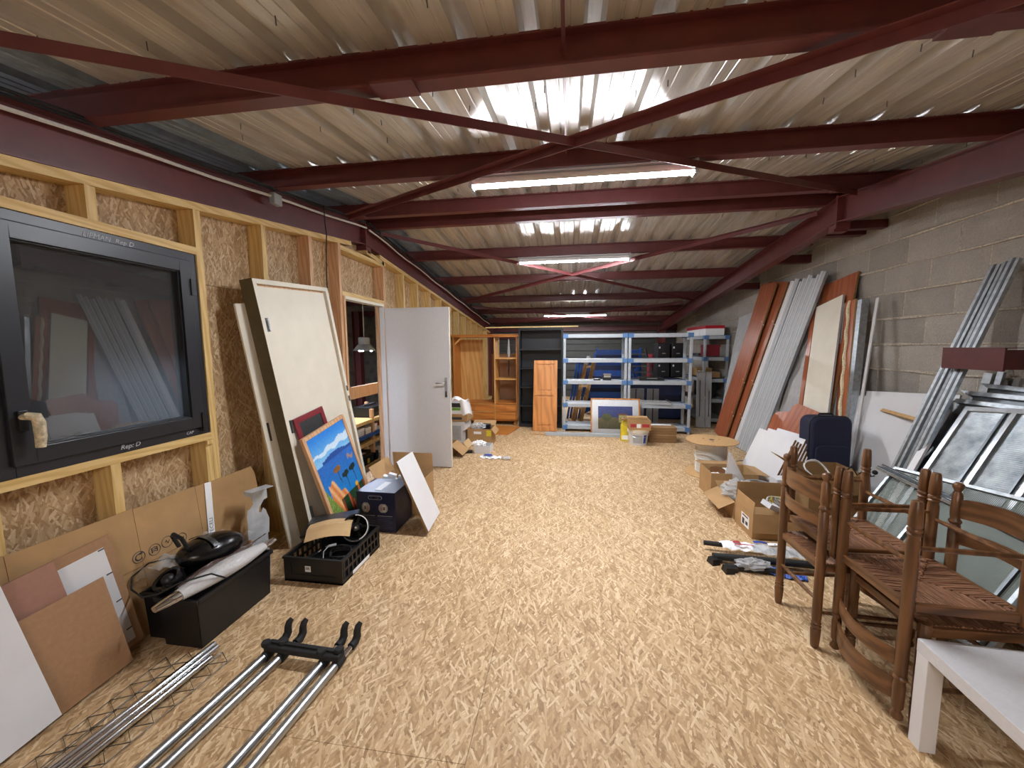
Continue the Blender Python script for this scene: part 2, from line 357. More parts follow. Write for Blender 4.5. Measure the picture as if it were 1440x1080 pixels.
# wall_right: hollow concrete blocks laid in stretcher bond, bed joints smeared pale
wr = struct('wall_right', MB().rect(XR + .012, XR + .2, YB, YF, -.02, 3.35).mesh('wall_right', 'mortar'))
blk = []
for q in range(5):
    m_ = MB().grid(lambda u, v: (.012 - .012 * (0 if u in (0, 1) or v in (0, 1) else 1) - random.uniform(0, .003), .236 * 2 * u - .236, .232 * v - .116), 4, 3)
    blk.append(m_.mesh('block', 'block'))
for c in range(-6, 8):
    z = 1.55 + c * .248 + .124
    if z < .05: continue
    y = 2.35 + (.12 if c % 2 else .362)
    while y < YF - .2:
        if z + .1 < raft(y, .4):
            o = link('block', random.choice(blk), wr); o.location = (XR - .001, y, z); o.rotation_euler = (0, random.uniform(-.004, .004), 0)
        y += .484
MB().rect(XR, XR + .012, YB, 2.3, -.02, 3.2).build('block_face', 'block', wr)
for c in range(-5, 8):                              # smeared mortar on the bed joints
    z = 1.55 + c * .248; pts = []; y = 2.2
    while y < 11.9:
        pts.append((XR + .001, y, z + random.uniform(-.004, .004))); y += random.uniform(.15, .3)
    MB().tube(pts, [random.uniform(.007, .015) * (1.0 if random.random() > .25 else .5) for _ in pts], 5).build('bed_joint', 'mortar', wr)

wb = struct('wall_far', MB().rect(XA, XR + .2, YF, YF + .15, 0, 2.6).mesh('wall_far', 'concrete'))
for kx in range(9): MB().rect(XL, XR, YF - .045, YF - .002, .02 + kx * .2, .2 + kx * .2).build('cladding_strip', 'cladding', wb)
for z in (1.86, 2.08): MB().rect(XL, XR, YF - .16, YF - .05, z - .08, z + .08).build('rail', 'red_dark', wb)
wn = struct('wall_near', MB().rect(XA, XR + .2, YB - .15, YB, 0, 2.4).mesh('wall_near', 'osb_back'))
wo = struct('wall_outer', MB().rect(XA - .2, XA, YB, YF, -1, 3.4).mesh('wall_outer', 'mortar'))
for c in range(15):
    for j in range(17):
        y = 2.6 + j * .5 + (.25 if c % 2 else 0); z = -.875 + c * .25
        if y < 11.5: link('block', random.choice(blk), wo).matrix_world = tr(XA + .001, y, z) @ rotm(PI, 'Z')

# ceiling: trapezoidal steel sheets on rolled purlins, red oxide steel frame
ce = struct('ceiling')
def sheet(x0, y0, y1, mname):
    prof = [(0, 0)]
    for r in range(4):
        b = r * .25
        prof += [(b + .05, 0), (b + .053, .004), (b + .06, .004), (b + .063, 0), (b + .105, 0), (b + .108, .004), (b + .115, .004), (b + .118, 0), (b + .165, 0), (b + .182, .045), (b + .233, .045), (b + .25, 0)]
    mb = MB(); n = len(prof); ys = [y0, (y0 + y1) / 2, y1]
    mb.add([(x0 + a, y, roofz(y) + h) for y in ys for a, h in prof], [(j * n + i, j * n + i + 1, (j + 1) * n + i + 1, (j + 1) * n + i) for j in (0, 1) for i in range(n - 1)])
    mb.build('roof_sheet', mname, ce)
for i in range(-4, 6):
    x0 = -2.12 + i
    sheet(x0, YB - .1, YR - .02, 'roof_blue' if i == -1 else 'roof'); sheet(x0, YR + .02, YF + .1, 'roof_blue' if i == -1 else 'roof')
MB().prism([(YR - .12, roofz(YR - .12) + .045), (YR + .12, roofz(YR + .12) + .045), (YR, roofz(YR) + .055)], XA, XR + .2, Matrix(((0, 0, 1, 0), (1, 0, 0, 0), (0, 1, 0, 0), (0, 0, 0, 1)))).build('ridge_cap', 'roof', ce)
def ibeam(p, q, h, b, tw=.007, tf=.01, m='red', nm='purlin', up=(0, 0, 1)):
    p, q = V(p), V(q); d = (q - p).normalized(); x = d.cross(V(up)).normalized(); z = x.cross(d)
    P = [(-b / 2, -h / 2), (b / 2, -h / 2), (b / 2, -h / 2 + tf), (tw / 2, -h / 2 + tf), (tw / 2, h / 2 - tf), (b / 2, h / 2 - tf), (b / 2, h / 2), (-b / 2, h / 2), (-b / 2, h / 2 - tf), (-tw / 2, h / 2 - tf), (-tw / 2, -h / 2 + tf), (-b / 2, -h / 2 + tf)]
    return MB().prism(P, 0, (q - p).length, axes(x, z, d, p)).build(nm, m, ce)
YP = [-2.2, -.95, .35, 1.66, 2.87, 4.05, 4.5, 5.67, 7.03, 8.6, 9.95, 11.3]
for y in YP: ibeam((XA, y, raft(y, .31)), (XR + .1, y, raft(y, .31)), .138, .075)
for X in (-2.39, 2.62):
    ibeam((X, YB, raft(YB, .12)), (X, YR, raft(YR, .12)), .238, .115, nm='rafter'); ibeam((X, YR, raft(YR, .12)), (X, 11.6, raft(11.6, .12)), .238, .115, nm='rafter')
    MB().rect(X - .062, X + .062, YR - .014, YR + .014, raft(YR, -.06), raft(YR, .25)).build('ridge_plate', 'red', ce)
    MB().rect(X - .06, X + .06, YR + .016, YR + .10, raft(YR, -.085), raft(YR, -.015)).build('knee_plate', 'red', ce)
    ibeam((X, 11.62, 0), (X, 11.62, 2.1), .2, .12, nm='column', up=(1, 0, 0))
for y in (4.75, 5.67, 7.03): MB().rect(2.68, XR, y - .05, y + .05, raft(y, .02), raft(y, .12)).build('wall_tie', 'red_dark', ce)
MB().rect(2.72, 3.1, 4.42, 4.5, raft(4.45, -.02), raft(4.45, .06)).build('wall_tie', 'red_dark', ce)
def brace(a, b, off=.215, wd=.045):
    a = (a[0], a[1], raft(a[1], off)); b = (b[0], b[1], raft(b[1], off)); mid = None
    seg = [a, b]
    if (a[1] - YR) * (b[1] - YR) < 0: return
    mb = MB().bar(a, b, wd, .005); q = V(b) - V(a); s_ = q.cross(V((0, 0, 1))).normalized() * (wd / 2)
    mb.bar(V(a) + s_ + V((0, 0, -wd / 2)), V(b) + s_ + V((0, 0, -wd / 2)), .005, wd); mb.build('brace', 'red', ce)
brace((-2.30, .72), (2.50, 3.98)); brace((2.3, .75), (-2.22, 3.72)); brace((-2.25, 4.5), (2.55, 8.6)); brace((2.5, 4.5), (-2.2, 8.1), .2); brace((2.4, 8.75), (-2.2, 11.4)); brace((-2.2, 8.7), (2.4, 11.3), .2)
for X, y in ((-.72, 1.62), (1.35, 1.62), (-2.2, 3.9), (2.4, 3.95)): MB().rect(X - .09, X + .09, y - .05, y + .05, raft(y, .218), raft(y, .228)).build('gusset', 'red', ce)
for X in (-.03, ): MB().tube([(X, 1.2, raft(1.2, .33)), (X, 1.66, raft(1.66, .3))], .008, 6).build('tie_rod', 'red', ce); MB().tube([(X, 1.7, raft(1.7, .33)), (X, 2.84, raft(2.84, .33))], .008, 6).build('tie_rod', 'red', ce)
sc_ = MB()
for X in (-2.0, -1.55, -1.1, -.6, -.1, .4, .9, 1.4, 1.85, 2.3, 2.75):
    for y in (.8, 1.15, 1.35, 2.05, 2.25, 2.5, 3.1, 3.3, 3.7, 4.9, 5.3, 6.1, 6.6):
        x_ = X + random.uniform(-.12, .12); y_ = y + random.uniform(-.1, .1)
        if random.random() < .75: sc_.tube([(x_, y_, roofz(y_) + .004), (x_ + random.uniform(-.004, .004), y_, roofz(y_) - .03)], .0028, 4)
o = sc_.build('roof_screws', 'galv_dark', ce); o['kind'] = 'stuff'
def along(x, dz, y0, y1, sag=.0, ph=0.0):
    n = 26; return [(x + .012 * math.sin(i * 1.3 + ph), y0 + (y1 - y0) * i / n, raft(y0 + (y1 - y0) * i / n, dz) - sag * abs(math.sin(i * .8 + ph))) for i in range(n + 1)]
MB().tube(along(-2.318, .185, -2, 4.28), .010, 6).build('conduit', 'cable_white', ce); MB().tube(along(-2.318, .185, 4.35, 11.2), .010, 6).build('conduit', 'cable_white', ce)
for j in range(2): MB().tube(along(-2.315 + .016 * j, .243 + .008 * j, -2, 4.25, .006, j), .008, 6).build('cable', 'rubber', ce); MB().tube(along(-2.315 + .016 * j, .243 + .008 * j, 4.3, 11.2, .006, j), .008, 6).build('cable', 'rubber', ce)
MB().tube([(-2.28, 3.45, raft(3.45, .25)), (-2.31, 3.5, raft(3.5, .1)), (-2.30, 3.5, 2.62), (-2.318, 3.51, 2.5), (-2.315, 3.49, 2.2), (-2.32, 3.51, 1.75), (-2.32, 3.5, 1.3)], .006, 6).build('cable', 'rubber', ce)
MB().box((-2.30, 2.86, raft(2.86, .165)), (.05, .085, .085)).build('junction_box', 'plastic_grey', ce, bevel=.006)

# ---------------------------------------------------------------- window_1: dark casement with handwriting in chalk
w1 = struct('window_1')
wy0, wy1, wz0, wz1 = 1.215, 2.178, 1.001, 2.139
def ring(y0, y1, z0, z1, t, x0, x1, nm, m, par):
    return MB().rect(x0, x1, y0, y0 + t, z0, z1).rect(x0, x1, y1 - t, y1, z0, z1).rect(x0, x1, y0 + t, y1 - t, z0, z0 + t).rect(x0, x1, y0 + t, y1 - t, z1 - t, z1).build(nm, m, par, bevel=.003)
ring(wy0, wy1, wz0, wz1, .062, -2.42, -2.338, 'outer_frame', 'anthracite', w1)
sash = ring(wy0 + .05, wy1 - .05, wz0 + .05, wz1 - .05, .072, -2.40, -2.320, 'sash', 'anthracite', w1)
ring(wy0 + .115, wy1 - .115, wz0 + .115, wz1 - .115, .014, -2.385, -2.332, 'glazing_bead', 'black', w1)
MB().rect(-2.372, -2.366, wy0 + .12, wy1 - .12, wz0 + .12, wz1 - .12).build('pane', 'pane', w1)
MB().rect(-2.325, -2.312, wy1 - .065, wy1 - .045, wz1 - .26, wz1 - .16).rect(-2.325, -2.312, wy1 - .065, wy1 - .045, wz0 + .02, wz0 + .14).build('hinge', 'black', w1)
hd = MB().box((-2.314, 1.305, 1.245), (.012, .032, .09)).build('handle_plate', 'black', w1, bevel=.003)
MB().tube([(-2.31, 1.30, 1.262), (-2.28, 1.30, 1.268), (-2.266, 1.318, 1.262), (-2.263, 1.324, 1.235), (-2.264, 1.325, 1.18), (-2.268, 1.323, 1.128)], [.012, .017, .02, .02, .019, .016], 10).build('handle', mat('wrapped_handle', 'c9bda0', .75, 0, .25, 60, .5), w1, smooth=True)['label'] = 'pale wrapped lever handle'
wallm = lambda y, z: Matrix(((0, 0, 1, -2.3365), (1, 0, 0, y), (0, 1, 0, z), (0, 0, 0, 1)))
for body, y, z, sz in (('LIPMAN  Rep D', 1.60, 2.098, .034), ('Rep: D', 1.665, 1.020, .034), ('CAP', 2.02, 1.019, .024)): text('handwriting', body, sz, wallm(y, z), 'chalk', w1, shear=.25)

# ---------------------------------------------------------------- door_1: white leaf standing open, lever handle
d1 = struct('door_1')
MB().rect(-2.42, -2.318, 3.768, 3.80, 0, 2.09).build('door_jamb', 'timber_pink', d1); MB().rect(-2.42, -2.318, 4.65, 4.675, 0, 2.09).build('door_jamb', 'timber_pink', d1)
MB().rect(-2.42, -2.318, 3.80, 4.65, 2.06, 2.09).build('door_head', 'offwhite', d1)
MB().rect(-2.375, -2.318, 4.635, 4.649, 0, 2.06).build('door_stop', 'doorwhite', d1)
DL = tr(-2.318, 4.66, .01)
lf = MB().rect(0, .84, 0, .04, 0, 2.035).build('door_leaf', 'doorwhite', d1, bevel=.002, mtx=DL)
MB().rect(.8402, .8425, .002, .038, 0, 2.03).build('leaf_edge', 'offwhite', lf)
MB().rect(.772, .806, -.006, 0, .93, 1.16).build('handle_plate', 'alu', lf, bevel=.004)
MB().tube([(.79, -.004, 1.09), (.79, -.05, 1.09), (.782, -.055, 1.09), (.67, -.055, 1.088)], .009, 8).build('lever_handle', 'alu', lf, smooth=True)
MB().box((.789, -.012, .975), (.008, .02, .02)).box((.789, -.02, .955), (.018, .004, .05)).box((.792, -.02, .925), (.03, .005, .03)).build('key', 'galv_dark', lf)
MB().rect(.8425, .845, .012, .028, .98, 1.14).build('lock_plate', 'alu', lf)
for z in (.22, 1.0, 1.82): MB().lathe([(.008, 0), (.008, .07)], 8, tr(-2.316, 4.653, z)).build('hinge', 'alu', d1)

# ---------------------------------------------------------------- fluorescent lights
for i, (y, lab) in enumerate(((2.87, 'long white fluorescent ceiling light nearest the dark window, brightest of the three'), (5.67, 'fluorescent ceiling light in the middle, seen above the open white door'), (9.9, 'fluorescent ceiling light farthest off, just above the blue shelving'), (-2.2, 'fluorescent ceiling light farthest from the ridge at the near end of the room'), (.35, 'unseen fill light added at the ceiling of the dark room behind the window'))):
    x = (.06, .05, .14, .1, -4.2)[i]; z = raft(y, .24) - .0535  # last one is an added fill lamp, unseen, brightening the room next door
    t = thing('fluorescent_light', lab, 'ceiling light', (x, y, z), 'fluorescent lights under the purlins')
    n = 12; aa = [-.5 + (PI + 1.0) * k / n for k in range(n + 1)]; arc = [(.0395 * math.cos(a), -.005 + .0395 * math.sin(a)) for a in aa] + [(.0372 * math.cos(a), -.005 + .0372 * math.sin(a)) for a in reversed(aa)]
    MB().prism(arc, -.775, .775, Matrix(((0, 0, 1, 0), (1, 0, 0, 0), (0, 1, 0, 0), (0, 0, 0, 1)))).rect(-.775, .775, -.02, .02, .038, .05).build('housing', 'white', t, smooth=True)
    MB().tube([(-.76, 0, -.006), (.76, 0, -.006)], .0355, 16, cap=False).build('diffuser', 'diffuser', t, smooth=True)
    for s_ in (-1, 1): MB().rect(min(s_ * .76, s_ * .785), max(s_ * .76, s_ * .785), -.04, .04, -.046, .05).build('end_cap', 'plastic_grey', t, bevel=.005)
    for s_ in (-.5, .5): MB().rect(s_ - .02, s_ + .02, -.03, .03, .05, .053).build('clip', 'galv', t)

# ================================================================ left side of the room
# pre-hung white door leaning on the studs
m_, L = lean((-1.95, 2.61, 0), (-2.212, 2.47, 2.03), (0, 1, 0))
t = thing('prehung_door', 'cream door still in its frame, leaning against the studs behind the seascape painting', 'door', m_)
W = .88
for nm, a in (('jamb', (0, .035, 0, .10, 0, L)), ('jamb', (W - .035, W, 0, .10, 0, L)), ('head', (.035, W - .035, 0, .10, L - .035, L))): MB().rect(*a).build(nm, 'offwhite', t, bevel=.002)
MB().rect(.035, .05, .03, .095, 0, L - .035).rect(W - .05, W - .035, .03, .095, 0, L - .035).rect(.05, W - .05, .03, .095, L - .05, L - .035).build('rebate_strip', 'timber_pink', t)
lf = MB().rect(.05, W - .05, .02, .06, .01, L - .05).build('leaf', 'offwhite', t)
for z in (.25, .95, 1.72): MB().rect(.037, .06, -.004, .02, z - .05, z + .05).tube([(.05, -.006, z - .05), (.05, -.006, z + .05)], .006, 6).build('hinge', 'galv_dark', t)
MB().rect(W - .03, W - .006, -.002, 0, 1.08, 1.13).rect(W - .03, W - .006, -.002, 0, .98, 1.03).build('strike_plate', 'galv_dark', t)
MB().rect(-.003, 0, .0, .10, 0, L).build('shaded_olive_edge', mat('shaded_olive_edge', '5d5238', .7), t)  # olive tone with the shade on the frame's side put into the colour
m_, L = lean((-2.12, 2.56, 0), (-2.315, 2.42, 1.86), (.35, 1, 0))
t = thing('door_lining', 'narrow off-white door lining board squeezed between the studs and the leaning cream door', 'board', m_)
MB().rect(0, .09, 0, .022, 0, L).build('board', 'offwhite', t, bevel=.002); MB().rect(.03, .045, -.003, 0, .86, 1.0).build('lock_slot', 'inkgrey', t); MB().rect(.09, .105, .004, .018, 0, L).build('rebate', 'offwhite', t)

# dark red framed blackboard
m_, L = lean((-2.035, 2.655, .79), (-2.078, 2.625, 1.005), (0, 1, 0))
t = thing('framed_blackboard', 'small blackboard in a dark red frame wedged between seascape painting and cream door', 'blackboard', m_)
def pframe(t, W, L, f, dep, m, nm='frame_rail'):
    for a in ((0, f, 0, dep, 0, L), (W - f, W, 0, dep, 0, L), (f, W - f, 0, dep, 0, f), (f, W - f, 0, dep, L - f, L)): MB().rect(*a).build(nm, m, t, bevel=.0015)
pframe(t, .37, L, .045, .018, 'redpaint'); MB().rect(.045, .325, .006, .014, .045, L - .045).build('slate', 'slate', t)

# seascape painting
m_, L = lean((-1.805, 2.73, 0), (-1.985, 2.585, .855), (.0, 1, 0))
t = thing('seascape_painting', 'painting of a blue bay with pines and orange cliffs in a pale wood frame', 'painting', m_)
W = .585; pframe(t, W, L, .032, .03, 'timber_pink')
rng = random.Random(3); nz = [[rng.uniform(-1, 1) for _ in range(90)] for _ in range(120)]
def sea(u, v):
    n = nz[int(v * 119)][int(u * 89)] * .03; h = .70
    c = V((.10, .42, .78))
    if v > h:                                        # sky with a long cloud
        k = (v - h) / (1 - h); c = V((.55, .78, .93)).lerp(V((.15, .50, .86)), min(1, k * 1.1))
        q = (v - (h + .09 + .05 * u + .012 * math.sin(u * 19))); 
        if abs(q) < .035 * (.3 + u): c = c.lerp(V((.93, .95, .96)), .75)
        if v < h + .03 + .028 * max(0, math.sin((u - .25) * 5.5)): c = V((.13, .30, .60)) if u > .18 else c
    else:
        c = V((.16, .40, .74)).lerp(V((.03, .55, .80)), min(1, (h - v) * 1.6)); c += V((1, 1, 1)) * (nz[int(v * 119)][int(u * 20)] * .02)
        if .79 < u < .95 and abs(v - .60 - .02 * math.sin(u * 40)) < .022: c = V((.62, .50, .45))
    def blob(cx, cy, rx, ry): return ((u - cx) / rx) ** 2 + ((v - cy) / ry) ** 2 < 1
    for tx, ty, tc in ((.44, .57, (.55, .36, .16)), (.60, .47, (.07, .16, .14)), (.82, .48, (.06, .15, .14))):
        if abs(u - tx - (ty - v) * .1) < .008 and ty - .16 < v < ty: c = V((.18, .13, .10))
        if blob(tx, ty, .10, .03) or blob(tx + .03, ty + .015, .06, .02): c = V(tc) + V((.3, .2, .1)) * n * 4
    cl = .50 - .75 * max(0, u - .22) + .03 * math.sin(u * 30)
    if u > .12 and v < cl: c = V((.82, .45, .24)).lerp(V((.90, .72, .50)), .5 + .5 * math.sin(u * 47 + v * 31)); 
    if v < .50 - u * 1.3: c = V((.45, .55, .25)) + V((1, 1, .4)) * n * 3
    if v < .27 and u > .3:
        c = V((.10, .24, .12)) + V((.4, .6, .2)) * n * 2
        if math.sin(u * 26) > .1 and v < .23 + .06 * math.sin(u * 40): c = V((.78, .38, .20)).lerp(V((.5, .2, .12)), .5 + .5 * math.sin(u * 60))
    if blob(.80, .29, .045, .025): c = V((.90, .68, .12))
    return [min(1, max(0, x + n)) for x in c]
printgrid('canvas', W - .064, L - .064, 72, 104, sea, t, mtx=tr(.032, .008, .032))
MB().rect(.03, W - .03, .012, .026, .03, L - .03).build('canvas_back', 'hardboard', t)

# navy appliance carton, printed
bx, by, bh = .345, .33, .345
t = thing('navy_carton', 'dark blue printed appliance carton in front of the open brown carton', 'box', (-1.765, 2.915, 0))
MB().rect(0, bx, 0, by, 0, bh).build('carton', 'navy_box', t, bevel=.003)
MB().rect(.14, .20, .05, .24, bh, bh + .0015).build('tape_label', 'paper', t)
fm = lambda x, z, y=-.001: Matrix(((1, 0, 0, x), (0, 0, -1, y), (0, 1, 0, z), (0, 0, 0, 1)))
P = []; 
for k in range(24):
    a = 2 * PI * k / 24; P.append((math.cos(a) * .017 + (.045 if math.cos(a) > 0 else -.045), math.sin(a) * .017))
MB().prism(P, 0, .0012, fm(.168, .297)).build('brand_oval', 'greyprint', t); MB().prism([(x * .93, y * .8) for x, y in P], .0012, .0018, fm(.168, .297)).build('brand_field', 'navy_box', t)
text('brand_name', 'DeLonghi', .021, fm(.126, .290, -.0022), 'paper', t)
def machine(u, v):
    a, b = u - .5, v - .5; c = V((.09, .11, .24)); 
    if a * a + b * b < .24: c = V((.62, .60, .58))
    if abs(a + .12) < .16 and abs(b) < .36: c = V((.75, .75, .74))
    if abs(a + .12) < .07 and abs(b + .05) < .2: c = V((.15, .15, .17))
    if (a - .2) ** 2 + (b + .05) ** 2 < .05: c = V((.60, .50, .46))
    return c
printgrid('product_picture', .075, .09, 14, 16, machine, t, mtx=tr(.045, -.0012, .165)); printgrid('product_picture', .085, .08, 14, 16, lambda u, v: machine(1 - u, v), t, mtx=tr(.195, -.0012, .168))
for j in range(8):
    for x0 in (.03, .185): MB().rect(x0, x0 + .13 - .02 * (j % 3 == 2), -.0012, 0, .03 + j * .0155, .034 + j * .0155).build('text_line', 'greyprint' if j == 7 else mat('dimprint', '3c4468', .5), t)
MB().rect(bx, bx + .0012, .05, .17, .17, .25).build('side_print', 'inkgrey', t)

def carton(name, label, x0, y0, wd, dp, h, m='card', inner='card_dark', rz=0, flaps=(), group=None, cat='box', th=.006):
    """open cardboard box with thickness; flaps: (side, angle from upright, length)"""
    t = thing(name, label, cat, tr(x0, y0, 0) @ rotm(rz, 'Z'), group)
    MB().rect(0, wd, 0, th, 0, h).build('side_panel', m, t); MB().rect(0, wd, dp - th, dp, 0, h).build('side_panel', m, t)
    MB().rect(0, th, th, dp - th, 0, h).build('side_panel', m, t); MB().rect(wd - th, wd, th, dp - th, 0, h).build('side_panel', m, t)
    MB().rect(th, wd - th, th, dp - th, .001, .006).build('bottom', inner, t)
    for side, ang, ln in flaps:
        a = math.radians(ang)
        if side == 'f': mt = tr(0, th / 2, h) @ rotm(a, 'X'); q = (0, wd, -.002, .002, 0, ln)
        if side == 'b': mt = tr(0, dp - th / 2, h) @ rotm(-a, 'X'); q = (0, wd, -.002, .002, 0, ln)
        if side == 'l': mt = tr(th / 2, 0, h) @ rotm(-a, 'Y'); q = (-.002, .002, 0, dp, 0, ln)
        if side == 'r': mt = tr(wd - th / 2, 0, h) @ rotm(a, 'Y'); q = (-.002, .002, 0, dp, 0, ln)
        MB().rect(*q).build('flap', m, t, mtx=mt)
    return t
t = carton('open_carton', 'open brown carton with white foam packing, behind the navy printed carton', -1.775, 3.275, .42, .38, .30, 'card', flaps=(('b', -8, .19), ('l', 30, .15), ('f', 155, .1)))
for x, y, a, l_ in ((.06, .06, .2, .12), (.24, .05, -.2, .17)):
    tag(MB().box((0, 0, 0), (l_, .05, .10)).box((.02, 0, .06), (l_ * .6, .05, .05)).build('foam_packing', 'paper', mtx=tr(-1.80 + x + .06, 3.27 + y, .285) @ rotm(a, 'Z') @ rotm(.3, 'Y')), ('small' if l_ < .15 else 'larger') + ' white foam packing block poking out of the open brown carton', 'packing')
MB().rect(.06, .36, .1, .3, .006, .235).build('packed_foam', 'paper', t)

m_, L = lean((-1.125, 2.885, 0), (-1.385, 2.90, .57), (-.1, .6, 0))
t = thing('white_shelf_board', 'square white melamine board tilted against the open brown carton', 'board', m_)
MB().rect(0, .46, 0, .016, 0, L).build('board', 'white', t); MB().rect(-.0015, 0, 0, .016, 0, L).build('raw_edge', 'chip_edge', t)

# ---- black slatted crate and what lies in it
cx0, cy0, cw, cd, ch = -1.87, 2.19, .42, .50, .17
t = thing('folding_crate', 'black folding crate with slotted sides, full of electronics', 'crate', (cx0, cy0, 0))
MB().rect(0, cw, 0, cd, 0, .012).build('bottom', 'black', t)
for y in (0, cd - .012):
    MB().rect(0, cw, y, y + .012, .0, .05).rect(0, cw, y, y + .012, .13, ch).rect(0, .05, y, y + .012, .05, .13).rect(cw - .05, cw, y, y + .012, .05, .13).rect(.05, cw - .05, y + .004, y + .008, .05, .13).build('end_wall', 'black', t)
for x in (0, cw - .012):
    mb = MB().rect(x, x + .012, .012, cd - .012, 0, .03).rect(x, x + .012, .012, cd - .012, .145, ch)
    for k in range(10): mb.rect(x + .001, x + .011, .02 + k * .0495, .034 + k * .0495, .03, .145)
    mb.rect(x + .002, x + .010, .012, cd - .012, .08, .095); mb.build('slotted_wall', 'black', t)
for y in (-.006, cd): MB().rect(-.004, cw + .004, y, y + .006, ch - .014, ch).build('rim', 'black', t)
for x in (-.006, cw): MB().rect(x, x + .006, 0, cd, ch - .014, ch).build('rim', 'black', t)
MB().rect(.155, .195, -.0015, 0, .075, .115).build('label', 'paper', t)
for k in range(5): MB().rect(.160 + k * .006, .163 + k * .006, -.0022, -.0015, .09, .108).build('barcode_bar', 'inkgrey', t)
MB().rect(cw, cw + .0015, .12, .34, .006, .03).build('label', 'paper', t)
cr = lambda x, y, z: (cx0 + x, cy0 + y, z)
m_ = tr(-1.74, 2.545, .242) @ rotm(.28, 'Z') @ rotm(-.12, 'Y') @ rotm(.10, 'X')
t = thing('laptop', 'closed black laptop lying tilted across the black folding crate', 'laptop', m_); MB().rect(-.19, .17, -.13, .13, -.010, .010).build('body', 'black', t, bevel=.004); MB().rect(-.15, .10, -.131, -.128, -.003, .004).build('drive_slot', 'galv_dark', t)
MB().rect(-.185, .165, .02, .125, .0102, .0125).build('lid_panel', 'galv_dark', t)
o = tag(MB().grid(lambda u, v: ((u - .5) * .30, (v - .5) * .16, .03 * math.sin(u * 2.6) - (.10 * max(0, .55 - v) if v < .5 else 0)), 12, 6).build('kraft_paper_sheet', 'card_pale', mtx=tr(-1.69, 2.43, .262) @ rotm(.35, 'Z'), solid=.002), 'folded sheet of brown kraft paper lying on the black laptop', 'paper')
t = thing('cooling_fan_cowl', 'round black cowl with a white ring standing in the black folding crate', 'fan', tr(-1.545, 2.53, .225) @ V((.30, -.85, .45)).to_track_quat('Z', 'Y').to_matrix().to_4x4())
MB().lathe([(.085, -.05), (.098, .02), (.098, .03), (.088, .03), (.07, -.03), (.04, -.045)], 24, cap=False).build('cowl', 'black_gloss', t, smooth=True); MB().lathe([(.001, -.04), (.03, -.04), (.03, 0), (.02, .012), (.001, .014)], 16, cap=False).build('hub', 'black', t, smooth=True)
MB().lathe([(.008, .014), (.008, .02), (.001, .02)], 8, cap=False).build('hub_bolt', 'chrome', t)
for k in range(5): MB().box((.055, 0, -.015), (.05, .022, .003)).build('blade', 'black', t, mtx=rotm(k * 2 * PI / 5, 'Z') @ rotm(.5, 'X'))
MB().tube([(math.cos(a) * .088, math.sin(a) * .088, .034) for a in [k * .2 - 1.2 for k in range(15)]], .004, 6).build('ring', 'white', t)
def coil(name, label, c, r, turns, m, rr=.0035, tilt=0.0, z=.012):
    pts = [(r * (1 - .12 * math.sin(k * .7)) * math.cos(k * .35), r * math.sin(k * .35), z * k / (turns * 18) + .006 * math.sin(k * .9)) for k in range(int(turns * 18))]
    return tag(MB().tube(pts, rr, 6).build(name, m, mtx=tr(*c) @ rotm(tilt, 'X')), label, 'cable')
coil('cable_coil', 'black cable coiled up in the near half of the black folding crate', (-1.565, 2.36, .10), .075, 5, 'rubber', .005, .1, .04)
t = thing('power_adapter', 'black power adapter block lying in the black folding crate', 'adapter', tr(-1.70, 2.40, .13) @ rotm(.6, 'Z') @ rotm(.4, 'X')); MB().box((0, 0, 0), (.07, .14, .03)).build('body', 'black', t, bevel=.005); MB().tube([(0, .07, 0), (.01, .10, .0), (.05, .12, -.02)], .004, 6).build('lead', 'rubber', t)
t = thing('small_tool', 'black handled tool with a short chrome shaft in the black folding crate', 'tool', tr(-1.745, 2.35, .115) @ rotm(.75, 'Z') @ rotm(-.35, 'Y')); MB().tube([(-.07, 0, 0), (.01, 0, 0)], .014, 8).build('grip', 'rubber', t); MB().tube([(.01, 0, 0), (.09, 0, 0)], .007, 8).build('shaft', 'chrome', t)

tag(MB().box((0, 0, 0), (.05, .016, .010)).tube([(-.025, 0, 0), (-.06, -.02, -.02), (-.07, -.07, -.05)], .003, 6).build('usb_plug', 'plastic_grey', mtx=tr(-1.625, 2.36, .175) @ rotm(.7, 'Z')), 'small grey cable plug sticking up in the black folding crate', 'plug')

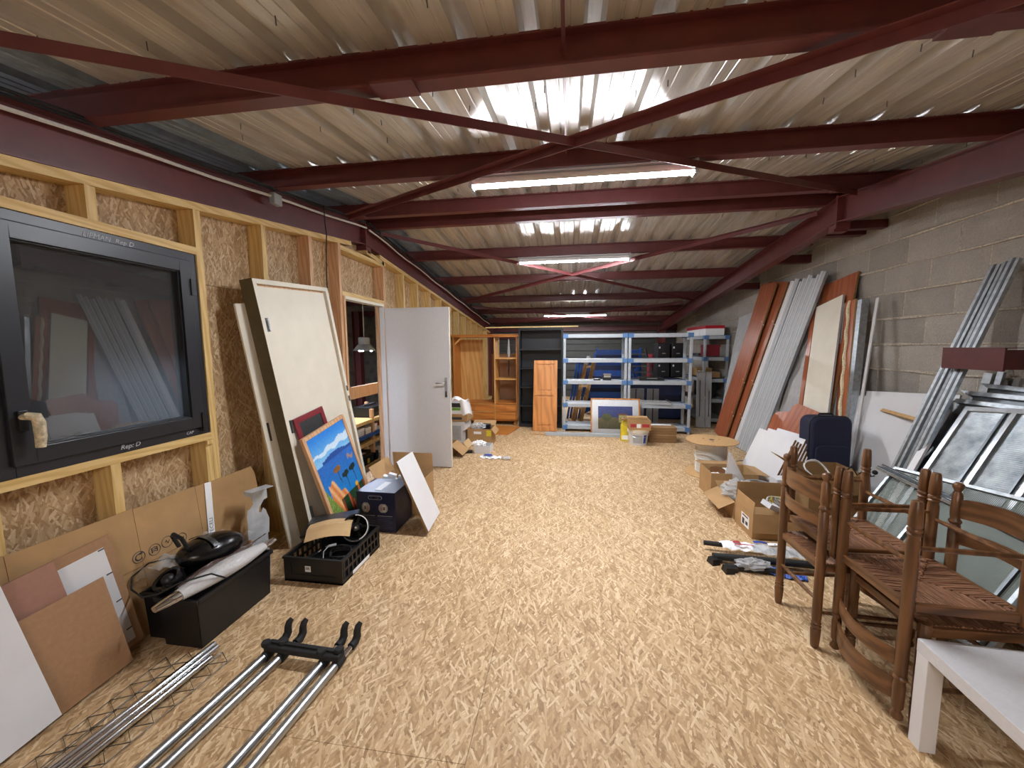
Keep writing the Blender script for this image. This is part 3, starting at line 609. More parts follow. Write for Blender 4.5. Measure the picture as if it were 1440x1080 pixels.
# ---- two black storage tubs with a lamp and electrical stuff piled on top
def tub(name, label, x0, x1, y0, y1, h):
    cx_, cy_ = (x0 + x1) / 2, (y0 + y1) / 2; t = thing(name, label, 'storage tub', (cx_, cy_, 0)); w_, d_ = x1 - x0, y1 - y0; k = .94
    def wall(ax, s_):
        if ax == 'x': q = [(s_ * w_ / 2 * k, -d_ / 2 * k, 0), (s_ * w_ / 2 * k, d_ / 2 * k, 0), (s_ * w_ / 2, d_ / 2, h), (s_ * w_ / 2, -d_ / 2, h)]; n_ = V((-s_ * .004, 0, 0))
        else: q = [(-w_ / 2 * k, s_ * d_ / 2 * k, 0), (w_ / 2 * k, s_ * d_ / 2 * k, 0), (w_ / 2, s_ * d_ / 2, h), (-w_ / 2, s_ * d_ / 2, h)]; n_ = V((0, -s_ * .004, 0))
        MB().add(q + [tuple(V(p) + n_) for p in q], [(0, 1, 2, 3), (7, 6, 5, 4), (0, 4, 5, 1), (1, 5, 6, 2), (2, 6, 7, 3), (3, 7, 4, 0)]).build('side', 'black', t)
    for a in 'xy':
        for s_ in (-1, 1): wall(a, s_)
    MB().rect(-w_ / 2 * k, w_ / 2 * k, -d_ / 2 * k, d_ / 2 * k, .001, .006).build('bottom', 'black', t)
    r = .012
    for a in ((-w_ / 2 - r, w_ / 2 + r, -d_ / 2 - r, -d_ / 2), (-w_ / 2 - r, w_ / 2 + r, d_ / 2, d_ / 2 + r), (-w_ / 2 - r, -w_ / 2, -d_ / 2, d_ / 2), (w_ / 2, w_ / 2 + r, -d_ / 2, d_ / 2)): MB().rect(*a, h - .022, h).build('rim', 'black', t, bevel=.003)
    return t
tub('storage_tub', 'long black plastic tub carrying the silver-ended lamp', -2.095, -1.862, 1.585, 2.075, .275)
tub('storage_tub', 'black plastic tub half hidden between the lamp tub and the cardboard sheet', -2.228, -2.125, 1.62, 2.05, .265)
a, b = V((-1.945, 1.452, .312)), V((-1.835, 2.085, .342)); d = b - a; Ln = d.length; d.normalize(); x_ = d.cross(V((0, 0, 1))).normalized()
t = thing('tube_lamp', 'long translucent tube lamp with silver ends lying across the black tub', 'lamp', axes(x_, d, x_.cross(d), a))
def capsule(y0, y1, r0, r1, nm, m, flat=.72, n=14):
    mb = MB(); rows = 6; vs = []
    for j in range(rows + 1):
        y = y0 + (y1 - y0) * j / rows; r = r0 + (r1 - r0) * math.sin(j / rows * PI / 2)
        vs += [(r * math.cos(2 * PI * k / n), y, r * flat * math.sin(2 * PI * k / n)) for k in range(n)]
    mb.add(vs, [(j * n + k, j * n + (k + 1) % n, (j + 1) * n + (k + 1) % n, (j + 1) * n + k) for j in range(rows) for k in range(n)] + [tuple(range(n)), tuple(rows * n + k for k in range(n))]); return mb.build(nm, m, t, smooth=True)
capsule(0, .105, .020, .036, 'end_fitting', 'chrome'); capsule(.105, Ln * .55, .038, .060, 'diffuser', 'frost'); capsule(Ln - .075, Ln * .55, .032, .060, 'diffuser', 'frost'); capsule(Ln, Ln - .075, .020, .029, 'end_fitting', 'chrome')
t = thing('vacuum_body', 'glossy black domed appliance lying on the two black tubs', 'appliance', tr(-2.085, 1.89, .372) @ rotm(-.15, 'Z') @ rotm(-.1, 'X'))
MB().ball((0, 0, 0), (.12, .18, .085), 20, 12).build('shell', 'black_gloss', t, smooth=True)
MB().grid(lambda u, v: (.124 * math.cos(.5 + 2.0 * u) , -.06 + .03 * v, .015 + .072 * math.sin(.5 + 2.0 * u)), 12, 1).build('trim_band', 'galv_dark', t, solid=.003)
MB().tube([(-.05, -.14, .06), (-.06, -.17, .13), (-.02, -.19, .15), (.03, -.18, .13), (.03, -.15, .07)], .011, 8).build('carry_handle', 'black', t, smooth=True)
t = thing('hose_nozzle', 'round black nozzle with a dark ring at the near end of the tubs', 'nozzle', tr(-2.08, 1.645, .322) @ rotm(.5, 'X') @ rotm(-.2, 'Y'))
MB().lathe([(.062, -.02), (.070, .015), (.066, .035), (.05, .03), (.045, .0), (.001, .0)], 20, cap=False).build('rim', 'black_gloss', t, smooth=True); MB().ball((0, 0, .012), .034, 12, 8).build('core', 'black', t, smooth=True)
o = tag(MB().tube([(-1.835, 1.74, .30), (-1.845, 1.66, .375), (-1.93, 1.57, .375), (-2.02, 1.535, .33), (-2.14, 1.55, .29), (-2.25, 1.585, .30), (-2.275, 1.61, .35), (-2.24, 1.67, .395), (-2.17, 1.72, .40), (-2.10, 1.76, .36)], .0042, 6).build('electric_cable', 'rubber'), 'thin black cord looping from the domed appliance over the tube lamp', 'cord')
MB_ = MB().grid(lambda u, v: (-2.0 + .04 * u + .03 * v, 1.60 + .53 * v, .318 + .035 * v + .02 * math.sin(u * 3 + v * 5) - .02 * u), 4, 18)
tag(MB_.build('smoked_plastic_strip', film('smoked', '5b4640', .35, .15), solid=.002), 'long smoky brown plastic strip lying beside the tube lamp', 'plastic strip')
tag(MB().grid(lambda u, v: (-2.27 + .16 * u, 1.62 + .18 * v, .30 + .12 * math.sin(u * 2.4) + .02 * math.sin(v * 9 + u * 7)), 10, 10).build('plastic_film', 'film', solid=.001), 'crumpled clear plastic film bulging out of the tub by the wall, near end', 'plastic film')
tag(MB().grid(lambda u, v: (-2.22 + .2 * u, 1.93 + .20 * v, .36 + .05 * math.sin(u * 3 + v * 4) + .03 * math.sin(v * 9 + u * 7) - .03 * u), 10, 10).build('plastic_film', 'film', solid=.001), 'crumpled clear plastic film behind the domed appliance', 'plastic film')

# ---- flat cardboard sheet with printed symbols
CB, CT = V((-2.245, .75, 0)), V((-2.322, .75, .695)); m_, L = lean(CB, CT, (0, 1, 0))
t = thing('cardboard_sheet', 'big unfolded cardboard sheet leaning on the studs under the window', 'cardboard', m_)
edge = [0, .45, .93, 1.28, 1.36, 1.74]
for i in range(5):
    x0, x1 = edge[i], edge[i + 1]; hl, hr = (L - .00 * i, L - .0 * i); top = [L, L, L - .005, L - .012, L - .02, L - .075]
    mb = MB().prism([(x0, 0), (x1 - .002, 0), (x1 - .002, top[i + 1] if i == 4 else L - .004 * i), (x1 - .03 if i == 4 else x1 - .002, L - .004 * i), (x0, L - .004 * i)], -.006, 0, Matrix(((1, 0, 0, 0), (0, 0, -1, 0), (0, 1, 0, 0), (0, 0, 0, 1))))
    mb.build('panel', 'card', t, mtx=tr(0, 0, 0) @ rotm((.0, .0, .012, -.02, -.012)[i] * .0, 'X'))
MB().rect(-.0, 1.30, -.0025, 0, .375, .379).build('fold_line', 'card_dark', t)
st = MB().prism([(0, 0), (.045, 0), (.045, .40), (0, .40)], 0, .001, fm(0, 0)).build('sticker_strip', 'paper', t, mtx=tr(1.30, -.003, .29) @ rotm(.10, 'Y'))
for z, pts in ((.36, [(.022, .03), (.008, .0), (.036, .0)]), (.02, [(.022, .03), (.008, 0), (.036, 0)])): MB().prism([(x, y + z) for x, y in pts], .001, .0016, fm(0, 0, 0)).build('triangle_mark', 'inkgrey', st)
text('sticker_text', 'TECELI', .036, Matrix(((0, -1, 0, .036), (0, 0, -1, -.0015), (1, 0, 0, .062), (0, 0, 0, 1))), 'inkgrey', st)
for k in range(6): MB().rect(.012 + (k % 3) * .009, .014 + (k % 3) * .009, -.0016, -.001, .20 + (k // 3) * .07, .255 + (k // 3) * .07).build('small_print', 'greyprint', st)
def sym(x, z, kind):
    s_ = MB().tube([(x + .030 * math.cos(a), -.0012, z + .030 * math.sin(a)) for a in [2 * PI * k / 24 for k in range(24)]], .0016, 4, closed=True)
    if kind == 0:
        s_.tube([(x + .016 * math.cos(a), -.0012, z + .016 * math.sin(a)) for a in [k * .3 + .9 for k in range(17)]], .003, 4); s_.box((x + .012, -.0012, z + .016), (.014, .002, .010))
    if kind == 1:
        for q in (-1, 0, 1): s_.tube([(x - .012, -.0012, z + q * .010), (x, -.0012, z + q * .010 + .006), (x + .012, -.0012, z + q * .010)], .0022, 4)
        s_.tube([(x - .014, -.0012, z - .014), (x - .014, -.0012, z + .014)], .002, 4); s_.tube([(x + .014, -.0012, z - .014), (x + .014, -.0012, z + .014)], .002, 4)
    if kind == 2: s_.tube([(x - .012, -.0012, z), (x - .004, -.0012, z + .01), (x + .004, -.0012, z - .01), (x + .014, -.0012, z + .006)], .0022, 4)
    s_.build('printed_symbol', 'inkgrey', t)
sym(.915, .43, 0); sym(.995, .43, 1); sym(1.065, .44, 2); sym(1.145, .42, 2)

# ---- bent grey steel bracket with hook cut-outs
B_ = [(0, 0), (.14, 0), (.15, .10), (.13, .17), (.115, .19), (.10, .16), (.085, .17), (.09, .20), (.125, .245), (.15, .25), (.15, .345), (.0, .345), (.0, .31), (.03, .30), (.05, .27), (.05, .235), (.03, .21), (.012, .205), (.005, .16), (.005, .10)]
t = thing('steel_bracket', 'pale grey steel bracket with hook-shaped cut-outs standing before the cardboard sheet', 'bracket', tr(-2.165, 2.235, .235) @ rotm(1.25, 'Z') @ rotm(-.05, 'X'))
MB().prism(B_, -.003, 0, Matrix(((1, 0, 0, 0), (0, 0, -1, 0), (0, 1, 0, 0), (0, 0, 0, 1)))).build('plate', mat('grey_enamel', 'c4c9ce', .4, .2), t)
MB().rect(0, .15, -.085, 0, .342, .346).build('top_flange', mat('grey_enamel', 'c4c9ce', .4, .2), t); MB().rect(.02, .13, 0, .003, -.235, 0).build('lower_plate', mat('grey_enamel', 'c4c9ce', .4, .2), t)

# ---- boards leaning at the near end of the timber wall
def board(name, label, Br, Tr, W, m, th=.004, edge=None, cat='board', extra=None, wdir=(0, 1, 0), right=True):
    m_, L = lean(Br, Tr, wdir); t = thing(name, label, cat, m_); x0 = -W if right else 0
    MB().rect(x0, x0 + W, 0, th, 0, L).build('board', m, t, bevel=.001 if th > .01 else 0)
    return t, L
t, L = board('fibre_panel', 'brown-edged white cabinet back panel with dark slots, behind the pinkish sheet', (-2.20, 1.585, 0), (-2.285, 1.535, .58), .50, 'hardboard', .006)
MB().rect(-.33, -.035, -.003, 0, .03, L - .05).build('white_face', 'white', t)
for z in (.09, .25, .40, .53): MB().rect(-.06, -.035, -.0045, -.003, z, z + .006).build('slot', 'inkgrey', t)
board('pink_sheet', 'pinkish brown hardboard sheet behind the plain brown square one', (-2.16, 1.36, 0), (-2.25, 1.305, .575), .45, 'pinkboard')
board('brown_sheet', 'plain brown hardboard sheet in front of the slotted white panel', (-2.11, 1.463, 0), (-2.20, 1.442, .44), .52, 'hardboard')
board('white_sheet', 'white panel at the left picture edge leaning over the brown hardboard', (-2.075, 1.172, 0), (-2.31, 1.10, .95), .45, 'white', .016)

# ---- on the floor: chrome rods, wire truss strips, telescopic poles
for i, (xa, xb, y1, lab) in enumerate(((-1.838, -1.793, 1.60, 'chrome rod nearest the leaning brown boards, of three on the wire strips'), (-1.803, -1.762, 1.585, 'middle chrome rod of the three lying on the wire strips'), (-1.767, -1.733, 1.52, 'shortest chrome rod of the three, the one toward the telescopic poles'))):
    t = thing('chrome_rod', lab, 'rod', None, 'three chrome rods on the floor'); yb = 1.03; s_ = (xb - xa) / (y1 - yb); yn = .25; xn = xa + s_ * (yn - yb)
    MB().tube([(xn, yn, .0345), (xb, y1, .0345)], .0148, 12).build('rod', 'chrome', t, smooth=True); MB().tube([(xb - s_ * .001, y1 - .001, .0345), (xb, y1 + .003, .0345)], .010, 12).build('open_end', 'inkgrey', t)
for i, (x, y1, rz) in enumerate(((-1.955, 1.52, .0), (-1.87, 1.56, -.03), (-1.78, 1.585, -.06), (-1.69, 1.575, -.09))):
    t = thing('wire_truss_strip', ('wire zigzag strip nearest the leaning boards', 'second wire zigzag strip out from the leaning boards', 'wire zigzag strip mostly under the chrome rods', 'wire zigzag strip between chrome rods and telescopic poles')[i], 'wire strip', tr(x, y1, .003 + .003 * i) @ rotm(rz, 'Z'), 'wire truss strips on the floor')
    for s_ in (-.04, .04): MB().tube([(s_, -1.2, 0), (s_, 0, 0)], .0019, 5).build('side_wire', 'steel_wire', t)
    MB().tube([(.04 * (1 if k % 2 else -1), -1.2 + k * .04, .002) for k in range(31)], .0024, 5).build('zigzag_wire', 'steel_wire', t)
for i, (xa, xb) in enumerate(((-1.53, -1.475), (-1.451, -1.395), (-1.214, -1.165), (-1.136, -1.095))):
    lab = ('outermost telescopic pole, the one toward the chrome rods', 'second telescopic pole, counted from the chrome rods', 'third telescopic pole, counted from the chrome rods', 'telescopic pole farthest from the chrome rods')[i]
    t = thing('telescopic_pole', 'grey steel ' + lab + ', black hook at its tip', 'pole', None, 'telescopic poles with black hooks'); s_ = (xb - xa) / .55
    f_ = lambda y: (xa + s_ * (y - 1.08), y, .026)
    MB().tube([f_(.2), f_(1.585)], .0205, 14).build('outer_tube', 'alu', t, smooth=True); MB().tube([f_(1.585), f_(1.69)], .013, 12).build('inner_tube', 'chrome', t, smooth=True)
    y0 = 1.665 + .008 * i; q = V(f_(y0)); MB().tube([q, q + V((.004, .03, .002)), q + V((.006, .05, .02)), q + V((.006, .052, .05)), q + V((.010, .058, .072)), q + V((.016, .072, .082))], [.0205, .0205, .020, .018, .0165, .012], 12).build('hook_tip', 'rubber', t, smooth=True)
    MB().lathe([(.023, -.028), (.025, -.02), (.025, .02), (.023, .028)], 14, tr(*f_(1.59)) @ rotm(PI / 2, 'X')).build('clamp_collar', 'rubber', t, smooth=True)
t = thing('pole_crossbar', 'black plastic crossbar clamped over the telescopic poles', 'crossbar', (-1.285, 1.60, .052))
MB().rect(-.21, .205, -.028, .028, -.008, .020).build('bar', 'rubber', t, bevel=.006, mtx=rotm(-.035, 'Z')); MB().rect(-.20, .19, -.003, .003, .02, .028).build('rib', 'rubber', t, mtx=rotm(-.035, 'Z'))
for x in (-.205, -.125, .105, .185): MB().lathe([(.012, 0), (.021, .004), (.023, .018), (.019, .026), (.001, .028)], 14, tr(x, -.035 * x - (.012 if x in (-.205, .105) else -.012), .010)).build('knob', 'rubber', t, smooth=True)

# ================================================================ right side: chairs and table
def post(h, ball):
    p = [(.0145, 0), (.0185, .008), (.0215, .05), (.0235, .10), (.0185, .106), (.0235, .114), (.0235, .120), (.0185, .126), (.0235, .134), (.019, .142), (.0215, .16), (.0215, .40)]
    if ball: p += [(.021, h - .20), (.0165, h - .193), (.0235, h - .185), (.0235, h - .178), (.0165, h - .17), (.0205, h - .15), (.019, h - .055), (.013, h - .045), (.011, h - .04), (.021, h - .022), (.0195, h - .008), (.010, h)]
    else: p += [(.021, h - .01), (.017, h)]
    return p
def chair0():
    t = thing('rush_seat_chair', '', 'chair', None, 'rush-seat chairs stacked in pairs')
    for s_ in (-1, 1):
        MB().lathe(post(.92, True), 14, tr(-.19, .185 * s_, 0)).build('back_post', 'walnut', t, smooth=True, angle=60); MB().lathe(post(.465, False), 14, tr(.19, .20 * s_, 0)).build('front_leg', 'walnut', t, smooth=True, angle=60)
        MB().tube([(-.19, .185 * s_, .19), (.0, .193 * s_, .19), (.19, .20 * s_, .19)], [.008, .0115, .008], 8).build('side_stretcher', 'walnut', t, smooth=True)
        MB().bar((-.17, .187 * s_, .432), (.17, .198 * s_, .432), .022, .036).build('seat_rail', 'walnut_x', t, bevel=.004)
    MB().tube([(.19, -.2, .22), (.19, 0, .22), (.19, .2, .22)], [.008, .0125, .008], 8).build('front_stretcher', 'walnut', t, smooth=True); MB().tube([(-.19, -.185, .25), (-.19, 0, .25), (-.19, .185, .25)], [.008, .0115, .008], 8).build('back_stretcher', 'walnut', t, smooth=True)
    MB().bar((.19, -.18, .432), (.19, .18, .432), .022, .036).build('seat_rail', 'walnut_y', t, bevel=.004); MB().bar((-.19, -.165, .432), (-.19, .165, .432), .022, .036).build('seat_rail', 'walnut_y', t, bevel=.004)
    for z, h in ((.80, .085), (.665, .06)):
        n = 12; mb = MB(); vs = []
        for k in range(n + 1):
            u = k / n * 2 - 1; x = -.19 - .045 * (1 - u * u); y = .175 * u; top = h / 2 + .018 * (1 - u * u) ** .5 * (1 if z > .7 else .6); bo = -h / 2 + .010 * (1 - u * u)
            vs += [(x - .005, y, z + bo), (x + .005, y, z + bo), (x + .005, y, z + top), (x - .005, y, z + top)]
        mb.add(vs, [(4 * k + a, 4 * k + (a + 1) % 4, 4 * k + 4 + (a + 1) % 4, 4 * k + 4 + a) for k in range(n) for a in range(4)] + [(3, 2, 1, 0), (4 * n, 4 * n + 1, 4 * n + 2, 4 * n + 3)])
        mb.build('back_slat', 'walnut_y', t, smooth=True)
    r_ = random.Random(5)
    for a in range(4):                              # four wedges of rush, each strand its own cord
        mb = MB(); n = 24
        for k in range(n):
            s_ = (k + .5) / n * 2 - 1; ln = 1 - abs(s_); z = .448 + r_.uniform(-.002, .002)
            for zz, dz in ((z, -.012 * ln), (z - .026, .008 * ln)):
                if a < 2: d = 1 if a else -1; p, q = (d * .185, s_ * .185, zz), (d * .185 * (1 - ln), s_ * .185, zz + dz)
                else: d = 1 if a == 3 else -1; p, q = (s_ * .18, d * .187, zz), (s_ * .18, d * .187 * (1 - ln), zz + dz)
                mb.tube([p, q], .0086, 5)
        mb.build('rush_wedge', ('rush_x', 'rush_y')[a // 2], t, smooth=True)
    return t
def rush(nm, st): 
    t = NT(nm); v = t.vm('MULTIPLY', t.obj(), st); f = t.noise(v, 4, 4, .7)
    t.set(Base_Color=t.ramp(f, [(.3, lin('47301f')), (.5, lin('83593f')), (.72, lin('bd9272'))]), Roughness=.6); t.bump(f, .4, .003); return t.m
M['rush_x'] = rush('rush_x', (1.5, 40, 40)); M['rush_y'] = rush('rush_y', (40, 1.5, 40))
ch = chair0(); ch['label'] = 'upright ladder-back rush-seat chair of the far pair, its back toward the open floor'; ch.matrix_world = tr(1.455, 2.225, .0006) @ Matrix.Diagonal((1, .94, 1, 1))
dup(ch, tr(1.525, 2.27, .948) @ rotm(PI, 'Y'), 'rush-seat chair turned upside down on the far pair, slats hanging toward the block wall')
dup(ch, tr(1.575, 1.808, .0006) @ rotm(PI, 'Z') @ Matrix.Diagonal((1, .93, 1, 1)), 'upright rush-seat chair beside the white table, its back toward the block wall')
dup(ch, tr(1.525, 1.83, .948) @ rotm(PI, 'X'), 'rush-seat chair turned upside down on the near pair, slats hanging near the floor')

t = thing('side_table', 'low square white table in front of the stacked rush-seat chairs', 'table', tr(1.337, 1.592, 0) @ rotm(-.06, 'Z'))
MB().rect(0, .55, -.55, 0, .375, .425).build('table_top', mat('white_foil', 'cfcfd2', .4, 0, .03, 60, .03), t, bevel=.002)
for x in (0, .495):
    for y in (-.55, -.055): MB().rect(x + .001, x + .054, y + .001, y + .054, 0, .375).build('leg', 'white', t, bevel=.002)

# ================================================================ boards along the block wall
def wboard(name, label, B, T, W, m, th=.02, edge=None, cat='board', group=None, face=None):
    """leaning on the block wall; x runs toward the camera (-Y)"""
    m_, L = lean(B, T, (0, -1, 0)); t = thing(name, label, cat, m_, group)
    MB().rect(0, W, 0, th, 0, L).build('board', m, t)
    if edge: MB().rect(W, W + .0015, 0, th, 0, L).build('raw_edge', edge, t)
    return t, L
wboard('grey_board', 'pale grey concrete-look panel leaning farthest back, beside the corner shelving', (2.60, 7.15, 0), (2.985, 7.42, 2.03), .62, 'greyboard', .025, 'white')
for i, (B, T, W, lab) in enumerate((((2.50, 6.98, 0), (2.965, 6.62, 2.43), .46, 'front cherry-red melamine board of two, leaning steeply left of the grey profiles'), ((2.56, 6.93, 0), (3.03, 6.53, 2.42), .57, 'rear cherry-red melamine board, only its raw edge and bolts showing'))):
    t, L = wboard('melamine_board', lab, B, T, W, 'melamine', .022, 'chip_edge', group='cherry-red wardrobe boards')
    for z in (.45, 1.0, 1.9): MB().lathe([(.009, 0), (.009, .012), (.004, .013)], 8, tr(W + .001, .011, z) @ rotm(PI / 2, 'Y')).build('dowel', 'foam', t); MB().lathe([(.011, 0), (.011, .002)], 10, tr(W - .05, 0, z + .04) @ rotm(PI / 2, 'X')).build('cam_bolt', 'foam', t)
for k in range(8):
    off = (.0, .02, .055, .03, .07, .045, .09, .06)[k]; y = 6.27 - k * .085
    m_, L = lean((2.52 + off * .3, y, 0), (2.945 + off * .3, y - .50, 2.38 + .03 * math.sin(k * 2.1)), (.45, -1, 0))
    t = thing('wall_profile', ('whitest long profile, at the edge next to the cherry boards', 'second long grey profile of the bundle from the cherry boards', 'third long grey profile of the bundle', 'fourth long grey profile of the bundle', 'fifth long grey profile of the bundle', 'sixth long grey profile of the bundle', 'seventh long grey profile of the bundle', 'last long grey profile, the one next to the thin grey sheets')[k], 'profile', m_, 'bundle of long grey profiles on the block wall')
    w_ = .10 if k == 0 else .062
    MB().rect(0, w_, 0, .003, 0, L).build('face', 'white' if k == 0 else 'plastic_grey', t); MB().rect(w_ - .003, w_, .003, .045, 0, L).rect(0, .003, .003, .045, 0, L).build('flange', 'plastic_grey', t); MB().rect(.012, .02, -.0045, 0, 0, L).build('bead', 'white', t)
for k in range(4):
    y = 5.50 - k * .10
    m_, L = lean((2.62, y, 0), (3.03, y - .06 + .03 * k, 1.97 + .02 * k), (.5, -1, 0)); t = thing('thin_sheet', ('thin grey sheet first from the profile bundle', 'thin grey sheet second from the profile bundle', 'thin grey sheet third from the profile bundle', 'thin grey sheet beside the narrow cherry strip')[k], 'sheet', m_, 'thin grey sheets standing on edge')
    MB().rect(0, .07, 0, .012, 0, L).build('sheet', 'plastic_grey', t); MB().rect(0, .07, -.004, -.001, 0, L - .03).build('facing', 'greyboard', t)
wboard('melamine_sheet', 'wide cherry-red panel standing highest behind the white cabinet side', (2.62, 5.0, 0), (3.06, 5.30, 2.26), .57, 'melamine', .02, 'chip_edge')
wboard('white_cabinet_side', 'upright white cabinet side in front of the wide cherry-red panel', (2.57, 4.74, 0), (2.965, 5.22, 2.0), .43, 'offwhite', .02, 'greyboard')
wboard('melamine_strip', 'narrow cherry-red strip between thin grey sheets and white cabinet side', (2.58, 4.85, 0), (2.975, 5.32, 2.0), .07, 'melamine', .02)
t, L = wboard('foamed_strip', 'cherry-red strip with dried cream foam along its edge', (2.72, 4.36, 0), (2.985, 4.76, 2.0), .14, 'melamine', .03, 'ply')
pts = [(.07 + .008 * math.sin(k * 1.7), -.004, k * L / 30) for k in range(31)]
MB().tube(pts, [.012 + .009 * abs(math.sin(k * 2.3)) for k in range(31)], 7).build('foam_bead', 'foam', t, smooth=True)
t, L = wboard('white_spacer', 'slim pale strip between the white cabinet side and the foamed strip', (2.70, 4.42, 0), (2.985, 4.81, 1.99), .045, 'plastic_grey', .02)
t, L = wboard('galvanised_channel', 'pale galvanised channel leaning right of the foamed cherry strip', (2.74, 4.27, 0), (2.965, 4.54, 2.0), .055, 'galv', .003); MB().rect(.052, .055, .003, .07, 0, L).rect(0, .003, .003, .07, 0, L).build('flange', 'galv', t)
t, L = wboard('corner_bead', 'thin translucent corner bead leaning alone on the bare blockwork', (2.74, 4.17, 0), (2.985, 4.33, 2.0), .035, 'frost', .002); MB().rect(0, .002, .002, .035, 0, L).build('flange', 'frost', t)
t, L = wboard('plasterboard', 'large white plasterboard sheet leaning low on the blockwork behind the chairs', (2.71, 4.24, 0), (2.92, 4.36, 1.03), .92, 'white', .013, 'greyboard')
t, L = wboard('plasterboard', 'second plasterboard sheet, only its top strip showing behind the first', (2.78, 4.25, 0), (2.98, 4.34, 1.08), .92, 'white', .013, 'greyboard')
MB_ = MB().bar((2.885, 4.00, .945), (2.80, 3.42, .935), .012, .03, (1, 0, 1)); tag(MB_.build('wood_offcut', 'ply'), 'short wooden lath lying across the white plasterboard', 'lath')
for k in range(3):
    off = ((0, 0), (.05, -.05), (.015, -.11))[k]
    m_, L = lean((2.36 + off[0], 3.40 + off[1], 0), (2.99 + off[0] * .5, 3.30 + off[1], 2.10 + .01 * k), (.3, -1, 0)); t = thing('drywall_stud', ('metal stud channel on the plasterboard side of the three', 'metal stud channel at the back of the three', 'metal stud channel nearest the perforated panels')[k], 'channel', m_, 'three metal stud channels behind the red plate')
    MB().rect(0, .05, 0, .002, 0, L).rect(0, .002, .002, .036, 0, L).rect(.048, .05, .002, .036, 0, L).build('channel', 'galv', t); MB().rect(.018, .032, -.003, 0, 0, L).build('web_rib', 'galv_dark', t)
t = thing('steel_plate_bracket', 'dark red steel plate on brackets fixed to the block wall', 'bracket', (2.72, 3.06, 1.375))
MB().rect(0, .012, -.20, .21, 0, .145).build('plate', 'red_dark', t); MB().rect(.012, .372, -.20, -.188, .01, .135).build('arm', 'red_dark', t); MB().rect(-.002, .10, -.20, .21, .145, .150).build('top_lip', 'red_dark', t); MB().rect(.34, .372, -.24, -.16, -.02, .17).build('base_plate', 'red_dark', t)
t, L = wboard('white_upright', 'slim white upright between stud channels and perforated panels', (2.10, 3.02, 0), (2.80, 3.33, 1.05), .05, 'white', .02)
for k in range(3):
    m_, L = lean((2.90, 3.42 - .1 * k, 0), (3.06, 3.34 - .09 * k - (.02 if k == 2 else 0), (1.33, 1.345, 1.31)[k]), (0, -1, 0)); t = thing('short_batten', ('short whitish batten nearest the stud channels, top showing above the panels', 'short white batten in the middle, top showing above the panels', 'short mottled batten farthest from the stud channels')[k], 'batten', m_, 'short battens behind the perforated panels')
    MB().rect(0, .04 if k else .06, 0, .02, 0, L).build('batten', 'galv' if k < 2 else 'greyboard', t)

# perforated ventilation panels
def vpanel(name, label, m_, W, L, bars, infill, fm_='alu', fr=.035, group=None):
    t = thing(name, label, 'panel', m_, group)
    for a in ((0, fr, 0, L), (W - fr, W, 0, L), (fr, W - fr, 0, fr), (fr, W - fr, L - fr, L)): MB().rect(a[0], a[1], 0, .03, a[2], a[3]).build('frame_rail', fm_, t, bevel=.002)
    xs_ = [fr] + [fr + (W - 2 * fr) * k / bars for k in range(1, bars)] + [W - fr]
    for k in range(bars):
        MB().rect(xs_[k], xs_[k + 1], .014, .0155, fr, L - fr).build('infill_sheet', infill, t)
        if k: MB().rect(xs_[k] - .014, xs_[k] + .014, -.004, .03, fr, L - fr).build('mullion', fm_, t, bevel=.002)
        MB().rect(xs_[k + 1] - .06, xs_[k + 1] - .045, .004, .013, fr, L - fr).build('inner_bead', 'galv_dark', t)
    return t
m_, L = lean((2.10, 2.98, 0), (2.78, 3.135, 1.095), (0, -1, 0)); vpanel('ribbed_vent_panel', 'bright framed ribbed metal panel with upright bars, leaning behind the mesh sheets', m_, 1.15, L, 4, 'ribbed')
for k in range(3):
    m_, L = lean((2.30 + .05 * k, 3.25 - .035 * k, 0), (2.86 + .05 * k, (3.27, 3.24, 3.16)[k], (1.135, 1.195, 1.24)[k]), (0, -1, 0)); t = thing('metal_tray', ('dark flat metal tray just behind the bright ribbed panel', 'dark flat metal tray in the middle of three, edge tapering to a point', 'hindmost of the dark flat metal trays, highest one')[k], 'tray', m_, 'dark metal trays behind the ribbed panel')
    MB().rect(0, 1.15, 0, .003, 0, L).build('tray', 'galv_dark', t); MB().prism([(-.06, L), (0, L - .03), (1.15, L - .03), (1.15, L)], -.03, .0, Matrix(((1, 0, 0, 0), (0, 0, 1, 0), (0, 1, 0, 0), (0, 0, 0, 1)))).build('folded_lip', 'galv', t)
m_, L = lean((1.86, 3.0, 0), (2.34, 3.09, .655), (0, -1, 0)); vpanel('perforated_panel', 'see-through perforated metal panel seen between the chair legs, larger and lower one', m_, 1.05, L, 1, 'perf', 'galv', .022)
L = .70; vpanel('perforated_panel', 'smaller perforated metal panel lying over the larger one behind the near chairs', m_ @ tr(.38, -.034, 0), .64, L, 1, 'perf', 'galv', .022)
for k in range(2):
    a = V((2.30 - .03 * k, 3.14, .655 - .012 * k)); b = V((2.27 - .03 * k, 2.05, .60 - .02 * k))
    t = thing('aluminium_rail', ('upper aluminium rail resting along the top edge of the perforated panels', 'lower aluminium rail resting along the top edge of the perforated panels')[k], 'rail', None, 'aluminium rails on the panels')
    MB().bar(a, b, .022, .018).build('rail', 'galv', t); MB().bar(a + V((.0, 0, .012)), b + V((0, 0, .012)), .006, .008).build('groove_lip', 'galv_dark', t)

